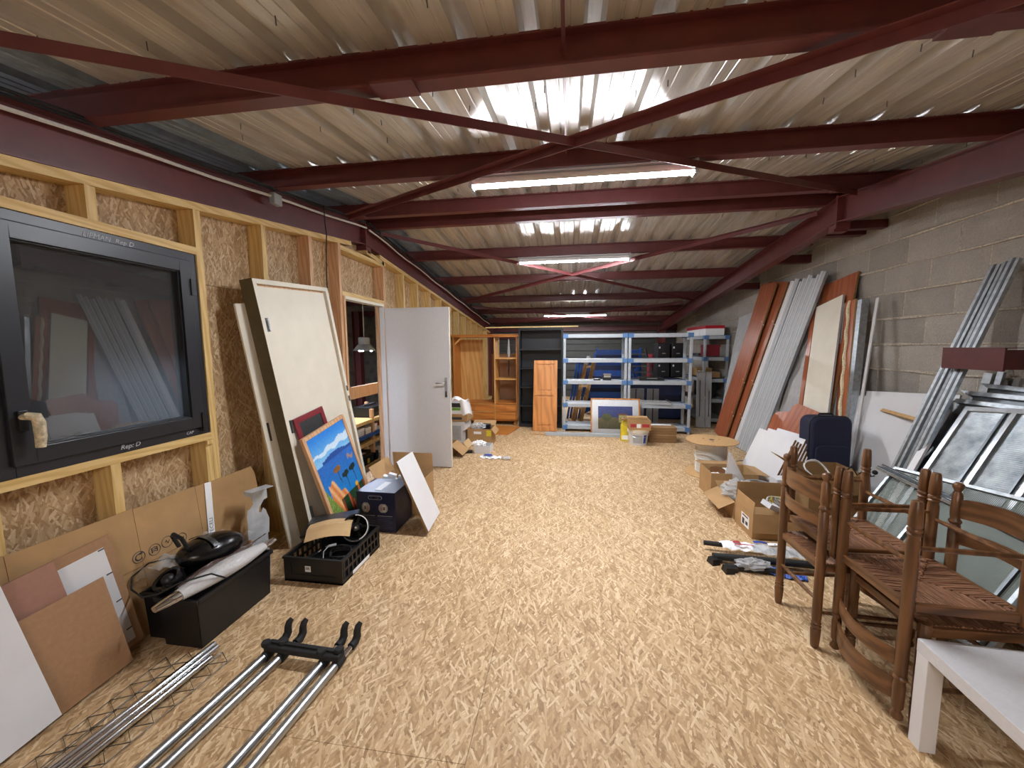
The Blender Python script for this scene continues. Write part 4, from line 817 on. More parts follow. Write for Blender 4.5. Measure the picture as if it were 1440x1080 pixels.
# ---- low things in front of the boards
B0, T0 = V((1.86, 4.56, 0)), V((2.12, 4.60, .60))
for k in range(7):
    m_, L = lean(B0 + V((.027 * k, -.010 * k, 0)), T0 + V((.027 * k, -.008 * k, .004 * k)), (.25, -1, 0)); t = thing('white_shelf', ('frontmost white shelf board', 'second white shelf board', 'third white shelf board', 'fourth white shelf board', 'fifth white shelf board', 'sixth white shelf board', 'hindmost white shelf board')[k] + ' of the leaning stack beside the cable drum', 'shelf board', m_, 'stack of white shelf boards')
    MB().rect(0, .49, 0, .022, 0, L - .02 * (k % 3)).build('board', 'white', t); MB().rect(.49, .4915, 0, .022, 0, L - .02 * (k % 3)).build('raw_edge', 'chip_edge', t)
for k in range(2):
    m_, L = lean((2.22 + .05 * k, 5.0 - .05 * k, 0), (2.56 + .05 * k, 5.22 - .35 * k, .70 + .12 * k), (.1, -1, 0)); t = thing('cherry_shelf', ('lower', 'taller')[k] + ' short cherry-red board behind the stack of white shelves', 'board', m_, 'short cherry-red boards')
    MB().prism([(0, 0), (.50, 0), (.50, L - .03), (.46, L), (.05, L), (0, L - .05)], -.02, 0, Matrix(((1, 0, 0, 0), (0, 0, -1, 0), (0, 1, 0, 0), (0, 0, 0, 1)))).build('board', 'melamine', t); MB().rect(.50, .5015, 0, .02, 0, L - .04).build('raw_edge', 'chip_edge', t)
# suitcase in navy cloth
t = thing('navy_suitcase', 'navy blue fabric suitcase standing behind the wide open carton', 'suitcase', tr(2.505, 4.12, 0) @ rotm(.05, 'Z') @ rotm(-.03, 'X'))
P = []
for cx_, cy_, a0 in ((.11, .78, 0), (-.11, .78, 90), (-.11, .08, 180), (.11, .08, 270)):
    for k in range(6): a = math.radians(a0 + k * 18); P.append((cx_ + .075 * math.cos(a), cy_ + .075 * math.sin(a)))
SX = Matrix(((1, 0, 0, 0), (0, 0, 1, 0), (0, 1, 0, 0), (0, 0, 0, 1)))
MB().prism(P, -.10, .10, SX).build('body', 'navy_cloth', t, bevel=.025, smooth=True)
MB().tube([(p[0] * 1.01, -.07, (p[1] - .4) * 1.006 + .4) for p in P], .006, 6, closed=True).build('piping', 'black', t); MB().prism([(x * .82, .10 + (y - .08) * .62) for x, y in P], -.125, -.10, SX).build('front_pocket', 'navy_cloth', t, bevel=.01)
MB().box((-.19, -.04, .52), (.012, .03, .03)).build('side_buckle', 'alu', t)
MB().tube([(-.07, 0, .85), (-.06, 0, .875), (.06, 0, .875), (.07, 0, .85)], .009, 8).build('handle', 'black', t)

# cable drum
t = thing('cable_drum', 'wooden cable drum wound with white cable, standing on end', 'cable drum', (1.715, 4.86, 0))
for z in (0, .405): MB().lathe([(.001, z), (.285, z), (.288, z + .006), (.285, z + .012), (.001, z + .012)], 36, cap=False).build('flange', 'ply', t)
for r_, a in ((.0, 0), (.10, .3), (.10, 2.4), (.10, 4.5)): MB().lathe([(.030 if r_ == 0 else .011, 0), (.030 if r_ == 0 else .011, .001)], 12, tr(r_ * math.cos(a), r_ * math.sin(a), .4172)).build('hole', 'inkgrey', t)
MB().lathe([(.13, .012), (.13, .405)], 20, cap=False).build('core', 'card', t)
hz = MB(); pts = []
for lay, R_ in enumerate((.165,)):
    for k in range(34 * 24): a = 2 * PI * k / 24; z = .022 + .375 * k / (34 * 24); pts.append((R_ * math.cos(a) + .004 * math.sin(k * .11), R_ * math.sin(a), z))
hz.tube(pts, .0062, 5).build('wound_cable', 'cable_white', t, smooth=True)
MB().lathe([(.163, .018), (.163, .40)], 24, cap=False).build('inner_winding', 'cable_white', t)
for j in range(3): MB().tube([((.172 + .012 * math.sin(k * .9 + j)) * math.cos(2.2 + k * .22), (.175 + .01 * j) * math.sin(2.2 + k * .22), .20 - .006 * k + .05 * j + .02 * math.sin(k * .7 + j)) for k in range(16)], .0062, 6).build('loose_loop', 'cable_white', t)
MB().tube([(.17, .0, .17), (.23, -.05, .16), (.30, -.06, .19), (.36, -.08, .20)], .0062, 6).build('cable_end', 'cable_white', t)

# cartons on the floor
t = carton('brown_carton', 'closed-sided brown carton beside the cable drum with a clear wedge on top', 1.43, 4.02, .44, .34, .27, 'card', flaps=(('b', 95, .16), ('r', 100, .12)))
tag(MB().prism([(0, 0), (.17, 0), (.035, .27), (.02, .27)], 0, .09, Matrix(((1, 0, 0, 0), (0, 0, -1, 0), (0, 1, 0, 0), (0, 0, 0, 1)))).build('clear_wedge', 'frost', mtx=tr(1.60, 4.12, .20) @ rotm(-.25, 'Z')), 'translucent plastic wedge standing in the brown carton beside the cable drum', 'plastic part')
tag(MB().lathe([(.001, 0), (.075, 0), (.075, .02), (.001, .022)], 20, cap=False).build('round_lid', 'walnut', mtx=tr(1.55, 4.20, .235) @ rotm(.2, 'X')), 'round brown disc lying in the brown carton beside the cable drum', 'disc')
tag(MB().grid(lambda u, v: (u * .3, v * .24, .02 * math.sin(u * 7) * math.sin(v * 5)), 8, 6).build('crumpled_paper', 'paper', mtx=tr(1.46, 4.07, .225), solid=.002), 'crumpled white paper filling the carton beside the cable drum', 'paper')
t = carton('parts_carton', 'low open carton with flaps spread, holding a clear plastic bag', 1.47, 3.56, .42, .40, .16, 'card', flaps=(('l', 118, .15), ('f', 120, .13), ('b', 60, .12)))
random.seed(21)
def crumple(name, label, c, r, m, seed, cat='plastic bag'):
    q = random.Random(seed); ph = [q.uniform(0, 6.28) for _ in range(8)]; mb = MB(); n, k = 22, 14
    def f(u, v):
        a, b = 2 * PI * u, PI * v; w_ = 1 + .16 * math.sin(5 * a + ph[0]) * math.sin(4 * b + ph[1]) + .12 * math.sin(9 * a + ph[2] + 3 * b) + .10 * math.sin(11 * b + ph[3] - 2 * a)
        return (r[0] * w_ * math.sin(b) * math.cos(a), r[1] * w_ * math.sin(b) * math.sin(a), -r[2] * w_ * math.cos(b))
    return tag(mb.grid(f, n, k).build(name, m, mtx=tr(*c)), label, cat)
crumple('clear_bag', 'shiny clear plastic bag heaped in the low open carton', (1.58, 3.72, .215), (.15, .13, .085), 'film_dense', 4)
coil('black_cables', 'black cables tangled in the low open carton behind the clear bag', (1.76, 3.76, .13), .11, 6, 'rubber', .006, .1, .07)
coil('grey_cables', 'pale grey cable loop draped over the low open carton', (1.79, 3.80, .19), .13, 3, 'plastic_grey', .005, .25, .05)
t = carton('tall_carton', 'brown carton with raised flaps and a shipping label, behind the first rush-seat chair', 1.465, 3.20, .40, .33, .21, 'card', flaps=(('l', -4, .09), ('b', -6, .16), ('f', 172, .15)))
MB().rect(-.0018, -.0006, .06, .2, .05, .15).build('shipping_label', 'paper', t); MB().rect(-.0026, -.0018, .08, .18, .13, .142).rect(-.0026, -.0018, .08, .12, .07, .10).rect(-.0026, -.0018, .14, .18, .06, .11).build('label_print', 'inkgrey', t)
t = thing('wall_socket_box', 'white plastic twin socket frame lying in the brown carton with raised flaps', 'socket box', tr(1.665, 3.29, .215) @ rotm(.45, 'Y') @ rotm(.25, 'Z'))
for a in ((-.1, .1, -.05, -.04), (-.1, .1, .04, .05), (-.1, -.09, -.04, .04), (.09, .1, -.04, .04), (-.012, .012, -.04, .04)): MB().rect(*a, 0, .04).build('wall', 'white', t)
MB().rect(-.085, -.015, -.04, .04, .005, .012).build('socket_plate', 'white', t); MB().tube([(.02, -.03, .015), (.05, .02, .02), (.08, -.03, .015)], .006, 6).build('wire', 'rubber', t)
for k, (m2, l2) in enumerate((('cable_white', 'white'), ('yellow', 'yellow'), ('plastic_grey', 'grey'))): coil('wire_scraps', l2 + ' wire scraps tangled in the brown carton with raised flaps', (1.725 + .03 * k, 3.40 + .02 * k, .21), .07 - .01 * k, 3, m2, .0035, .5, .05)
t = carton('wide_carton', 'wide open carton of cables behind the far chair pair, below the navy suitcase', 2.08, 3.58, .46, .42, .43, 'card_dark', flaps=(('f', 172, .16), ('l', 55, .15)))
coil('white_cable_loop', 'white cable loop rising from the wide open carton', (2.22, 3.76, .42), .09, 2, 'cable_white', .006, .9, .03)
tag(MB().tube([(2.44 + .02 * k, 3.70 - .01 * k, .45 + .035 * math.sin(k * 1.5)) for k in range(9)], .006, 6).ball((2.60, 3.62, .46), .02).build('black_plug_cable', 'rubber'), 'black lead with its plug wriggling over the rim of the wide open carton', 'cable')
t = thing('white_carton', 'small white carton wedged between the white shelves and the wide open carton', 'box', (1.93, 3.80, 0)); MB().rect(0, .14, 0, .14, 0, .30).build('carton', 'white', t, bevel=.003); MB().rect(.05, .056, -.001, 0, .25, .27).build('print_mark', 'inkgrey', t)

# pile on the floor in front of the cartons
for i, (a, b, r_, lab) in enumerate((((1.03, 2.985, .055), (1.80, 2.88, .055), .018, 'topmost black foam pipe, its cut end pointing at the open floor'), ((1.04, 2.83, .035), (1.80, 2.765, .05), .024, 'thick black foam pipe in the middle of the pile'), ((1.09, 2.73, .02), (1.5, 2.70, .02), .020, 'short black foam pipe lowest on the floor'))):
    t = thing('foam_pipe', lab + ' by the boxes', 'pipe', None, 'black foam pipes on the floor'); MB().tube([a, b], r_, 12).build('pipe', 'rubber', t, smooth=True); d = (V(a) - V(b)).normalized() * .002; MB().tube([V(a), V(a) + d], r_ * .55, 10).build('bore', 'inkgrey', t)
for i, (x, y, rz) in enumerate(((1.035, 2.795, .3), (1.095, 2.695, .1))): tag(MB().box((0, 0, .02), (.06, .07, .04), None, .8).box((.04, 0, .018), (.04, .03, .03)).build('pipe_clip', 'black', mtx=tr(x, y, 0) @ rotm(rz, 'Z')), ('black end cap next to the thick foam pipe', 'black end cap lowest in the floor pile, nearest the camera')[i], 'end cap')
def sleeve(name, label, x0, y0, L, W, m, rz, z, prints=()):
    t = thing(name, label, 'plastic sleeve', tr(x0, y0, z) @ rotm(rz, 'Z'))
    MB().grid(lambda u, v: (u * L, (v - .5) * W * (.75 + .25 * math.sin(u * 3.1)), .028 * math.sin(PI * v) * (.6 + .4 * math.sin(u * 6)) + .007 * math.sin(u * 23 + v * 6)), 20, 8).build('sleeve', m, t, solid=.002)
    for x1, w_, y1, d_, c in prints: MB().grid(lambda u, v: (x1 + u * w_, y1 + v * d_, .031 + .006 * math.sin(u * 3)), 4, 2).build('print', c, t, solid=.001)
    return t
sleeve('printed_sleeve', 'white and red printed plastic sleeve on top of the black foam pipes', 1.13, 2.93, .30, .13, 'paper', -.05, .074, ((.08, .05, -.02, .03, 'redprint'), (.08, .13, -.045, .010, 'redprint')))
sleeve('grey_sleeve', 'grey clear plastic sleeve with blue and white print beside the red printed one', 1.33, 2.90, .40, .16, 'film_dense', -.1, .078, ((.02, .09, .02, .03, 'blueprint'), (.11, .10, .005, .035, 'paper'), (.13, .05, .01, .012, 'inkgrey')))
crumple('clear_bag', 'crumpled clear bag squeezed under the black foam pipes', (1.27, 2.735, .045), (.11, .05, .035), 'film_dense', 9); sleeve('blue_bag', 'blue printed bag end lowest in the floor pile, behind the first chair leg', 1.36, 2.73, .22, .10, 'blueprint', -.25, .01)
tag(MB().prism([(0, 0), (.15, -.02), (.30, .03), (.28, .16), (.10, .19), (.03, .12)], .002, .006).build('cardboard_scrap', 'card_pale', mtx=tr(1.27, 3.0, 0) @ rotm(-.1, 'Z')), 'flat cardboard scrap on the floor between carton and black foam pipes', 'cardboard')

# ================================================================ far end of the room
# pine wardrobe without doors
t = thing('pine_wardrobe', 'open pine wardrobe carcass with drawers below, half hidden by the white door', 'wardrobe', (-2.28, 7.42, 0))
W, D, Hh = 1.285, .48, 1.79; xm = .83
for x in (0, xm, W - .022): MB().rect(x, x + .022, 0, D, .06, Hh - .05).build('side_panel', 'pine_pale' if x == xm else 'pine', t)
MB().rect(-.03, W + .03, -.03, D, Hh - .05, Hh - .02).rect(-.045, W + .035, -.045, D, Hh - .02, Hh).build('cornice', 'pine_h', t, bevel=.004)
MB().rect(.022, W - .022, .02, D, .42, .44).build('drawer_top', 'pine_h', t); MB().rect(0, W, .0, D, .085, .11).build('plinth', 'pine_h', t)
for z in (.90, 1.31): MB().rect(xm + .022, W - .022, .01, D - .06, z, z + .022).build('shelf', 'pine_pale', t)
for x0, x1 in ((.024, xm - .002), (xm + .024, W - .024)):
    for z0 in (.115, .27):
        dr = MB().rect(x0, x1, -.018, .0, z0, z0 + .145).build('drawer', 'pine_h', t, bevel=.004); MB().lathe([(.006, 0), (.007, .012), (.016, .02), (.014, .03), (.001, .032)], 10, tr((x0 + x1) / 2, -.018, z0 + .075) @ rotm(PI / 2, 'X'), ).build('knob', 'pine', dr, smooth=True)
for x in (.05, W - .05): MB().lathe([(.02, 0), (.032, .02), (.03, .06), (.02, .085)], 10, tr(x, .05, 0)).build('bun_foot', 'pine', t, smooth=True)
MB().rect(.022, .50, D - .008, D, .44, 1.70).build('back_panel', 'pine_pale', t); MB().bar((.04, .02, 1.60), (.18, .02, 1.74), .02, .03).build('corner_brace', 'pine_pale', t)
t = thing('brown_board', 'brown board standing behind the open pine wardrobe', 'board', (-1.62, 8.02, 0)); MB().rect(0, .72, 0, .02, 0, 1.40).build('board', 'hardboard', t)
t = thing('umbrella', 'closed black umbrella with grey canopy tip hanging in the pine wardrobe shelves', 'umbrella', (-1.17, 7.5, 0))
MB().lathe([(.004, .96), (.010, 1.05), (.016, 1.28)], 8).build('shaft', 'black', t); MB().lathe([(.016, 1.34), (.03, 1.42), (.022, 1.55), (.010, 1.70)], 8).build('canopy', 'greyboard', t)
t, = (thing('wardrobe_plank', 'short orange pine board lying on the floor before the wardrobe drawers', 'board', None),)
MB().prism([(-1.80, 6.62), (-1.05, 6.56), (-.92, 7.25), (-1.62, 7.30)], .001, .02).build('board', 'pine_h', t); t.matrix_world = tr(0, 0, 0)

# black bookcase and the pine door leaning on it
t = thing('black_bookcase', 'tall empty black bookcase between the pine wardrobe and the blue-cornered shelving', 'bookcase', (-.94, 7.28, 0))
W, D, Hh = .82, .30, 1.88
for x in (0, W - .025): MB().rect(x, x + .025, 0, D, 0, Hh).build('side_panel', 'blackwood', t, bevel=.002)
for z in (.04, .40, .76, 1.12, 1.48, Hh - .025): MB().rect(.025, W - .025, .01, D - .01, z, z + .022).build('shelf', 'blackwood', t)
MB().rect(.025, W - .025, .012, .03, 0, .04).build('plinth', 'blackwood', t); MB().rect(.025, W - .025, D - .008, D, .04, Hh).build('back_panel', 'blackwood', t)
MB().rect(-.01, W + .01, -.015, D, Hh, Hh + .018).build('top', 'blackwood', t)
m_, L = lean((-.648, 6.945, 0), (-.648, 7.245, 1.285), (1, 0, 0)); t = thing('pine_door', 'orange pine cupboard door with two panels leaning on the black bookcase', 'cupboard door', m_); W = .44
for a in ((0, .06, 0, L), (W - .06, W, 0, L), (.06, W - .06, 0, .08), (.06, W - .06, L - .07, L), (.06, W - .06, .66, .73)): MB().rect(a[0], a[1], 0, .022, a[2], a[3]).build('frame_rail', 'pine', t, bevel=.003)
for z0, z1 in ((.08, .66), (.73, L - .07)): MB().rect(.06, W - .06, .016, .020, z0, z1).build('panel', 'pine', t); MB().rect(.095, W - .095, .004, .016, z0 + .035, z1 - .035).build('raised_field', 'pine', t, bevel=.004)
MB().lathe([(.006, 0), (.014, .012), (.012, .022), (.001, .024)], 10, tr(.03, 0, .66) @ rotm(PI / 2, 'X')).build('knob', 'pine', t, smooth=True)
t = thing('timber_batten', 'long pale batten lying on top of the black bookcase, reaching over the wardrobe', 'batten', None); MB().bar((-1.60, 7.36, 1.918), (.17, 7.40, 1.925), .03, .022).build('batten', 'timber', t)
t = thing('grey_plank', 'long grey plank on the floor in front of the framed print', 'plank', None); MB().rect(-.40, 1.0, 6.62, 6.72, .001, .05).build('plank', 'plastic_grey', t, bevel=.003)
t = thing('wood_strip', 'thin wooden strip on the floor below the pine cupboard door', 'strip', None); MB().bar((-.68, 6.70, .008), (-.41, 6.66, .008), .03, .014).build('strip', 'ply', t)

# plastic shelving units with blue corners
def shelving(name, label, x0, y0, W, D, levels, mtx=None):
    t = thing(name, label, 'shelving', mtx if mtx is not None else tr(x0, y0, 0), 'grey shelving with blue corners'); H = levels[-1]
    for x in (.025, W - .025):
        for y in (.025, D - .025): MB().rect(x - .022, x + .022, y - .022, y + .022, 0, H - .02).build('post', 'plastic_grey', t, bevel=.006)
    for z in levels:
        s_ = MB().rect(.05, W - .05, 0, .03, z - .065, z).rect(.05, W - .05, D - .03, D, z - .065, z).rect(0, .03, .05, D - .05, z - .065, z).rect(W - .03, W, .05, D - .05, z - .065, z).rect(.03, W - .03, .03, D - .03, z - .018, z - .004).build('shelf', 'plastic_grey', t, bevel=.003)
        for x in (0, W - .085):
            for y in (0, D - .085): MB().rect(x - .004, x + .089, y - .004, y + .089, z - .072, z + .006).build('blue_corner', 'plastic_blue', s_, bevel=.006)
    return t
LV = [.115, .52, .935, 1.325, 1.765]
shelving('shelving_unit', 'grey shelving unit with blue corners next to the black bookcase', -.10, 6.99, 1.12, .42, LV)
shelving('shelving_unit', 'grey shelving unit with blue corners, second from the black bookcase', 1.035, 6.99, 1.07, .42, LV)
shelving('shelving_unit', 'grey shelving unit with blue corners standing along the block wall in the corner', 0, 0, 1.30, .46, [.12, .50, .90, 1.32, 1.74], tr(3.05, 7.95, 0) @ rotm(PI / 2, 'Z'))
for k in range(9):
    t = thing('file_box', ('white file box with red lid at the open end of the top row', 'second white file box with red lid from the open end', 'third white file box with red lid from the open end', 'fourth white file box with red lid from the open end', 'fifth white file box with red lid, middle of the top row', 'sixth white file box with red lid from the open end', 'seventh white file box with red lid from the open end', 'eighth white file box with red lid from the open end', 'last white file box with red lid, in the far corner')[k], 'box', (2.62, 7.99 + k * .135, 1.747), 'red-lidded file boxes on the corner shelving')
    MB().rect(0, .34, 0, .125, 0, .13).build('box', 'paper', t); MB().rect(-.004, .344, -.004, .129, .13, .19).build('lid', 'red_lid', t)
def item(name, label, cat, c, d, m, parts=(), rz=0.0, group=None, main='body'):
    t = thing(name, label, cat, tr(*c) @ rotm(rz, 'Z'), group); MB().rect(0, d[0], 0, d[1], 0, d[2]).build(main, m, t, bevel=min(d) * .06)
    for nm, a, m2 in parts: MB().rect(*a).build(nm, m2, t)
    return t
for z, y, d, m, lab in ((1.34, 8.1, (.3, .2, .22), 'redpaint', 'maroon box on the upper shelf of the corner shelving'), (1.34, 8.42, (.3, .4, .05), 'inkgrey', 'flat dark book on the upper shelf of the corner shelving'), (.92, 8.05, (.3, .3, .1), 'card', 'brown carton on the middle shelf of the corner shelving'), (.92, 8.5, (.3, .3, .16), 'ply', 'tan carton deep on the middle shelf of the corner shelving'), (.92, 8.9, (.3, .2, .12), 'plastic_grey', 'grey box farthest along the middle shelf of the corner shelving'), (.52, 8.2, (.3, .4, .3), 'black', 'black box on the low shelf of the corner shelving')): item('stored_box', lab, 'box', (2.64, y, z), d, m, (('lid', (-.003, d[0] + .003, -.003, d[1] + .003, d[2] * .8, d[2] * 1.02), m),))
t = item('tin', 'yellow-labelled tin on the middle shelf of the corner shelving', 'tin', (2.66, 8.38, .92), (.09, .09, .1), 'yellow', (('lid', (0, .09, 0, .09, .1, .115), 'white'),))
item('charger', 'small black and silver charger on the middle shelf near the bookcase', 'charger', (.62, 7.10, .937), (.14, .2, .10), 'black', (('label', (.01, .13, -.001, 0, .05, .09), 'alu'), ('handle', (0, .14, 0, .02, .10, .115), 'alu')))
item('tool_tray', 'small dark tray next to the charger on the middle shelf', 'tray', (.45, 7.08, .937), (.12, .2, .02), 'black', (('bright_part', (.02, .08, .01, .04, .02, .03), 'white'),))
item('laptop_case', 'flat dark case on the middle shelf of the second shelving unit', 'case', (1.25, 7.08, .937), (.42, .28, .05), 'black', (('handle', (.12, .3, -.01, 0, .03, .045), 'alu'),))
item('grey_tray', 'grey metal tray lying slanted on the lower shelf beside the framed print', 'tray', (1.27, 6.99, .522), (.50, .32, .035), 'plastic_grey', (('rim', (0, .50, 0, .01, .035, .06), 'galv'), ('end_stop', (.46, .50, 0, .32, .035, .055), 'galv_dark')), -.06)

# framed print: plain landscape with a pale house
m_, L = lean((.395, 6.79, 0), (.395, 6.955, .62), (1, 0, 0)); t = thing('framed_print', 'framed landscape print with a wide white mount leaning on the shelving', 'picture', m_); W = .845; pframe(t, W, L, .022, .025, 'pine')
MB().rect(.022, W - .022, .010, .018, .022, L - .022).build('mount', 'paper', t)
def land(u, v):
    h = .48 + .05 * math.sin(u * 5)
    n = nz[int(v * 119)][int(u * 89)] * .04
    c = V((.28, .33, .55)) if v > h else V((.52, .48, .34)).lerp(V((.40, .40, .28)), 1 - v / h)
    if .60 < u < .84 and .30 < v < .62: c = V((.80, .76, .50))
    if .58 < u < .86 and .62 < v < .70 - abs(u - .72) * .3: c = V((.55, .38, .28))
    for wx in (.66, .76):
        if abs(u - wx) < .02 and .42 < v < .52: c = V((.25, .28, .3))
    if ((u - .25) / .14) ** 2 + ((v - .52) / .16) ** 2 < 1: c = V((.38, .40, .26))
    return [min(1, max(0, x + n)) for x in c]
printgrid('picture', .59, .40, 44, 32, land, t, mtx=tr(.128, .008, .10)); 
MB().rect(.022, W - .022, .004, .006, .022, L - .022).build('glazing', 'pane_clear', t)
# bag, bucket, cartons
t = thing('plaster_bag', 'yellow and white paper bag standing between framed print and white bucket', 'bag', (.93, 6.42, 0))
MB().add([(-.08, -.06, 0), (.09, -.06, 0), (.09, .06, 0), (-.08, .06, 0), (-.075, -.055, .26), (.09, -.055, .26), (.09, .055, .26), (-.075, .055, .26), (-.03, -.02, .36), (.06, -.02, .36), (.06, .02, .36), (-.03, .02, .36)], [(3, 2, 1, 0), (0, 1, 5, 4), (1, 2, 6, 5), (2, 3, 7, 6), (3, 0, 4, 7), (4, 5, 9, 8), (5, 6, 10, 9), (6, 7, 11, 10), (7, 4, 8, 11), (8, 9, 10, 11)]).build('bag', 'yellow', t, bevel=.01)
MB().rect(-.06, .07, -.062, -.059, .03, .10).build('label', 'paper', t); MB().bar((-.08, -.06, .36), (.12, -.05, .385), .05, .03).build('rolled_top', 'card_dark', t)
t = thing('white_bucket', 'white plastic bucket with a blue label and a brown carton on its lid', 'bucket', (1.095, 6.22, 0))
MB().lathe([(.001, 0), (.135, 0), (.158, .22), (.158, .24), (.001, .24)], 24, cap=False).build('bucket', 'white', t, smooth=True, angle=30); MB().lathe([(.160, .195), (.166, .20), (.166, .245), (.001, .245)], 24, cap=False).build('lid', 'offwhite', t, smooth=True, angle=30)
def curved(a0, a1, z0, z1, r0, r1, nm, m): MB().grid(lambda u, v: ((r0 + (r1 - r0) * v) * math.cos(a0 + (a1 - a0) * u), (r0 + (r1 - r0) * v) * math.sin(a0 + (a1 - a0) * u), z0 + (z1 - z0) * v), 8, 1).build(nm, m, t, solid=.001)
curved(-1.15, -.80, .04, .17, .1405, .1540, 'blue_label', 'blueprint'); curved(-2.25, -1.25, .04, .17, .1405, .1540, 'grey_label', 'plastic_grey'); MB().tube([(.167 * math.cos(a), .167 * math.sin(a), .20 - .07 * math.sin((a + PI))) for a in [-PI + k * PI / 14 for k in range(15)]], .003, 6).build('wire_handle', 'galv', t)
t = carton('printed_carton', 'brown carton with red print sitting on the white bucket lid', .94, 6.08, .32, .26, .155, 'card', flaps=(('b', 80, .08),)); t.location.z = .246
for x0, x1 in ((.015, .10), (.19, .30)): MB().rect(x0, x1, -.0015, 0, .05, .10).build('red_print', 'redprint', t)
MB().rect(.11, .17, -.0015, 0, .04, .10).build('white_label', 'paper', t)
for k in range(6): item('flat_carton', ('lowest flat carton', 'second flat carton from the floor', 'third flat carton from the floor', 'fourth flat carton from the floor', 'fifth flat carton from the floor', 'top flat carton')[k] + ' of the stack beside the white bucket', 'carton', (1.285 + .004 * (k % 2), 6.33 - .005 * (k % 3), .0005 + k * .042), (.42, .30, .041), 'card_dark', (('flap_gap', (.0, .42, -.001, 0, .0195, .0215), 'inkgrey'),) + ((('top_sheet', (.06, .38, .18, .27, .041, .043), 'paper'),) if k == 5 else ()), 0, 'stack of flat cartons')

# behind the shelving: blue steel, easel, dark machines
for k in range(7):
    x = .62 - .075 * k; z0 = .0; t = thing('blue_trestle', ('topmost blue steel trestle panel', 'second blue steel trestle panel', 'third blue steel trestle panel', 'fourth blue steel trestle panel', 'fifth blue steel trestle panel', 'sixth blue steel trestle panel', 'lowest blue steel trestle panel')[k] + ' of the nested stack behind the shelving', 'trestle', (.66 - .05 * k, 9.75 - .13 * k, 0), 'nested blue steel trestles')
    h = 1.50 - .12 * k
    for xx in (0, 1.05): MB().rect(xx, xx + .045, 0, .05, 0, h).build('upright', 'blue', t)
    for zz in (h - .18, h - .42, h - .66): MB().rect(.045, 1.05, .01, .04, zz, zz + .14).build('rail', 'navy_steel' if k % 2 else 'blue', t)
for k in range(6): t = thing('blue_pole', ('first blue steel pole at the bookcase end', 'second blue steel pole', 'third blue steel pole', 'fourth blue steel pole', 'fifth blue steel pole', 'sixth blue steel pole beside the easel')[k] + ' of the leaning bundle behind the shelving', 'pole', None, 'leaning blue steel poles'); x = -.02 + .06 * k; MB().tube([(x, 8.25, .0), (x + .22, 9.0, 1.20 - .04 * (k % 3))], .025, 8).build('pole', 'blue', t); MB().rect(x + .19, x + .26, 8.97, 9.03, 1.16 - .04 * (k % 3), 1.24 - .04 * (k % 3)).build('coupler', 'navy_steel', t)
t = thing('wooden_easel', 'leaning wooden trestle frame behind the shelving nearest the bookcase', 'trestle', None)
for x in (.10, .26): MB().bar((x, 8.05, 0), (x + .28, 8.35, 1.25), .05, .08).build('leg', 'ply', t)
for z in (.25, .7, 1.1): MB().bar((.10 + .28 * z / 1.25, 8.05 + .3 * z / 1.25, z), (.28 + .28 * z / 1.25, 8.05 + .3 * z / 1.25, z), .04, .04).build('rung', 'ply', t)
MB().bar((.36, 8.28, 1.15), (.42, 8.34, 1.32), .07, .05).build('white_cap', 'white', t)
t = item('navy_cabinet', 'dark navy steel cabinet standing behind the second shelving unit', 'cabinet', (1.30, 8.4, 0), (1.05, .5, .85), 'navy_steel', (('door', (.02, .51, -.012, 0, .05, .82), 'navy_steel'), ('door', (.54, 1.03, -.012, 0, .05, .82), 'navy_steel')))
for k in range(2): item('grey_slab', ('grey slab board', 'second grey slab board')[k] + ' standing against the dark navy cabinet, ' + ('bookcase side' if k == 0 else 'block wall side'), 'board', (1.22 + .33 * k, 7.9, 0), (.27 - .05 * k, .04, .70), 'greyboard', (('strap', (.10, .12, -.003, 0, 0, .70), 'inkgrey'),))
t = item('maroon_cabinet', 'dark maroon cupboard standing beyond the second shelving unit', 'cupboard', (1.95, 9.6, 0), (.55, .5, 1.35), 'redpaint', (('door', (.02, .53, -.012, 0, .05, 1.32), 'redpaint'), ('handle', (.45, .47, -.025, -.012, .6, .75), 'alu')))
for j in range(4):
    for k in range(2): item('black_storage_box', ('black drawer box ' + ('lowest', 'second', 'third', 'topmost')[j] + ' in its stack, ' + ('toward the maroon cupboard' if k == 0 else 'toward the corner shelving')), 'drawer box', (1.95 + .30 * k, 8.96, .05 + .40 * j), (.27, .4, .36), 'black', (('white_tag', (.03, .06, -.002, 0, .24, .28), 'paper'), ('pull', (.10, .17, -.012, 0, .12, .14), 'alu')), 0, 'black drawer boxes in two stacks')
t = thing('folding_ladder', 'grey metal rack frame leaning beside the blue trestles behind the shelving', 'rack', None)
for x in (1.42, 1.80): MB().bar((x, 8.62, .87), (x - .12, 8.92, 1.48), .03, .03).build('stile', 'galv_dark', t)
for k in range(4): MB().bar((1.40 - .03 * k, 8.66 + .06 * k, .98 + .13 * k), (1.78 - .03 * k, 8.66 + .06 * k, .98 + .13 * k), .02, .03).build('rung', 'galv_dark', t)
for k in range(2):
    m_, L = lean((2.40 + .16 * k, 7.62, 0), (2.46 + .17 * k, 7.88, 1.03), (1, 0, 0)); t = thing('pale_plank', ('wider pale plank', 'narrower pale plank')[k] + ' leaning against the corner shelving', 'plank', m_, 'pale planks by the corner shelving'); MB().rect(0, .15 - .05 * k, 0, .022, 0, L).build('plank', 'greyboard', t)
    MB().rect(.05, .065, -.002, 0, .2, .9 - .2 * k).build('dark_groove', 'inkgrey', t)

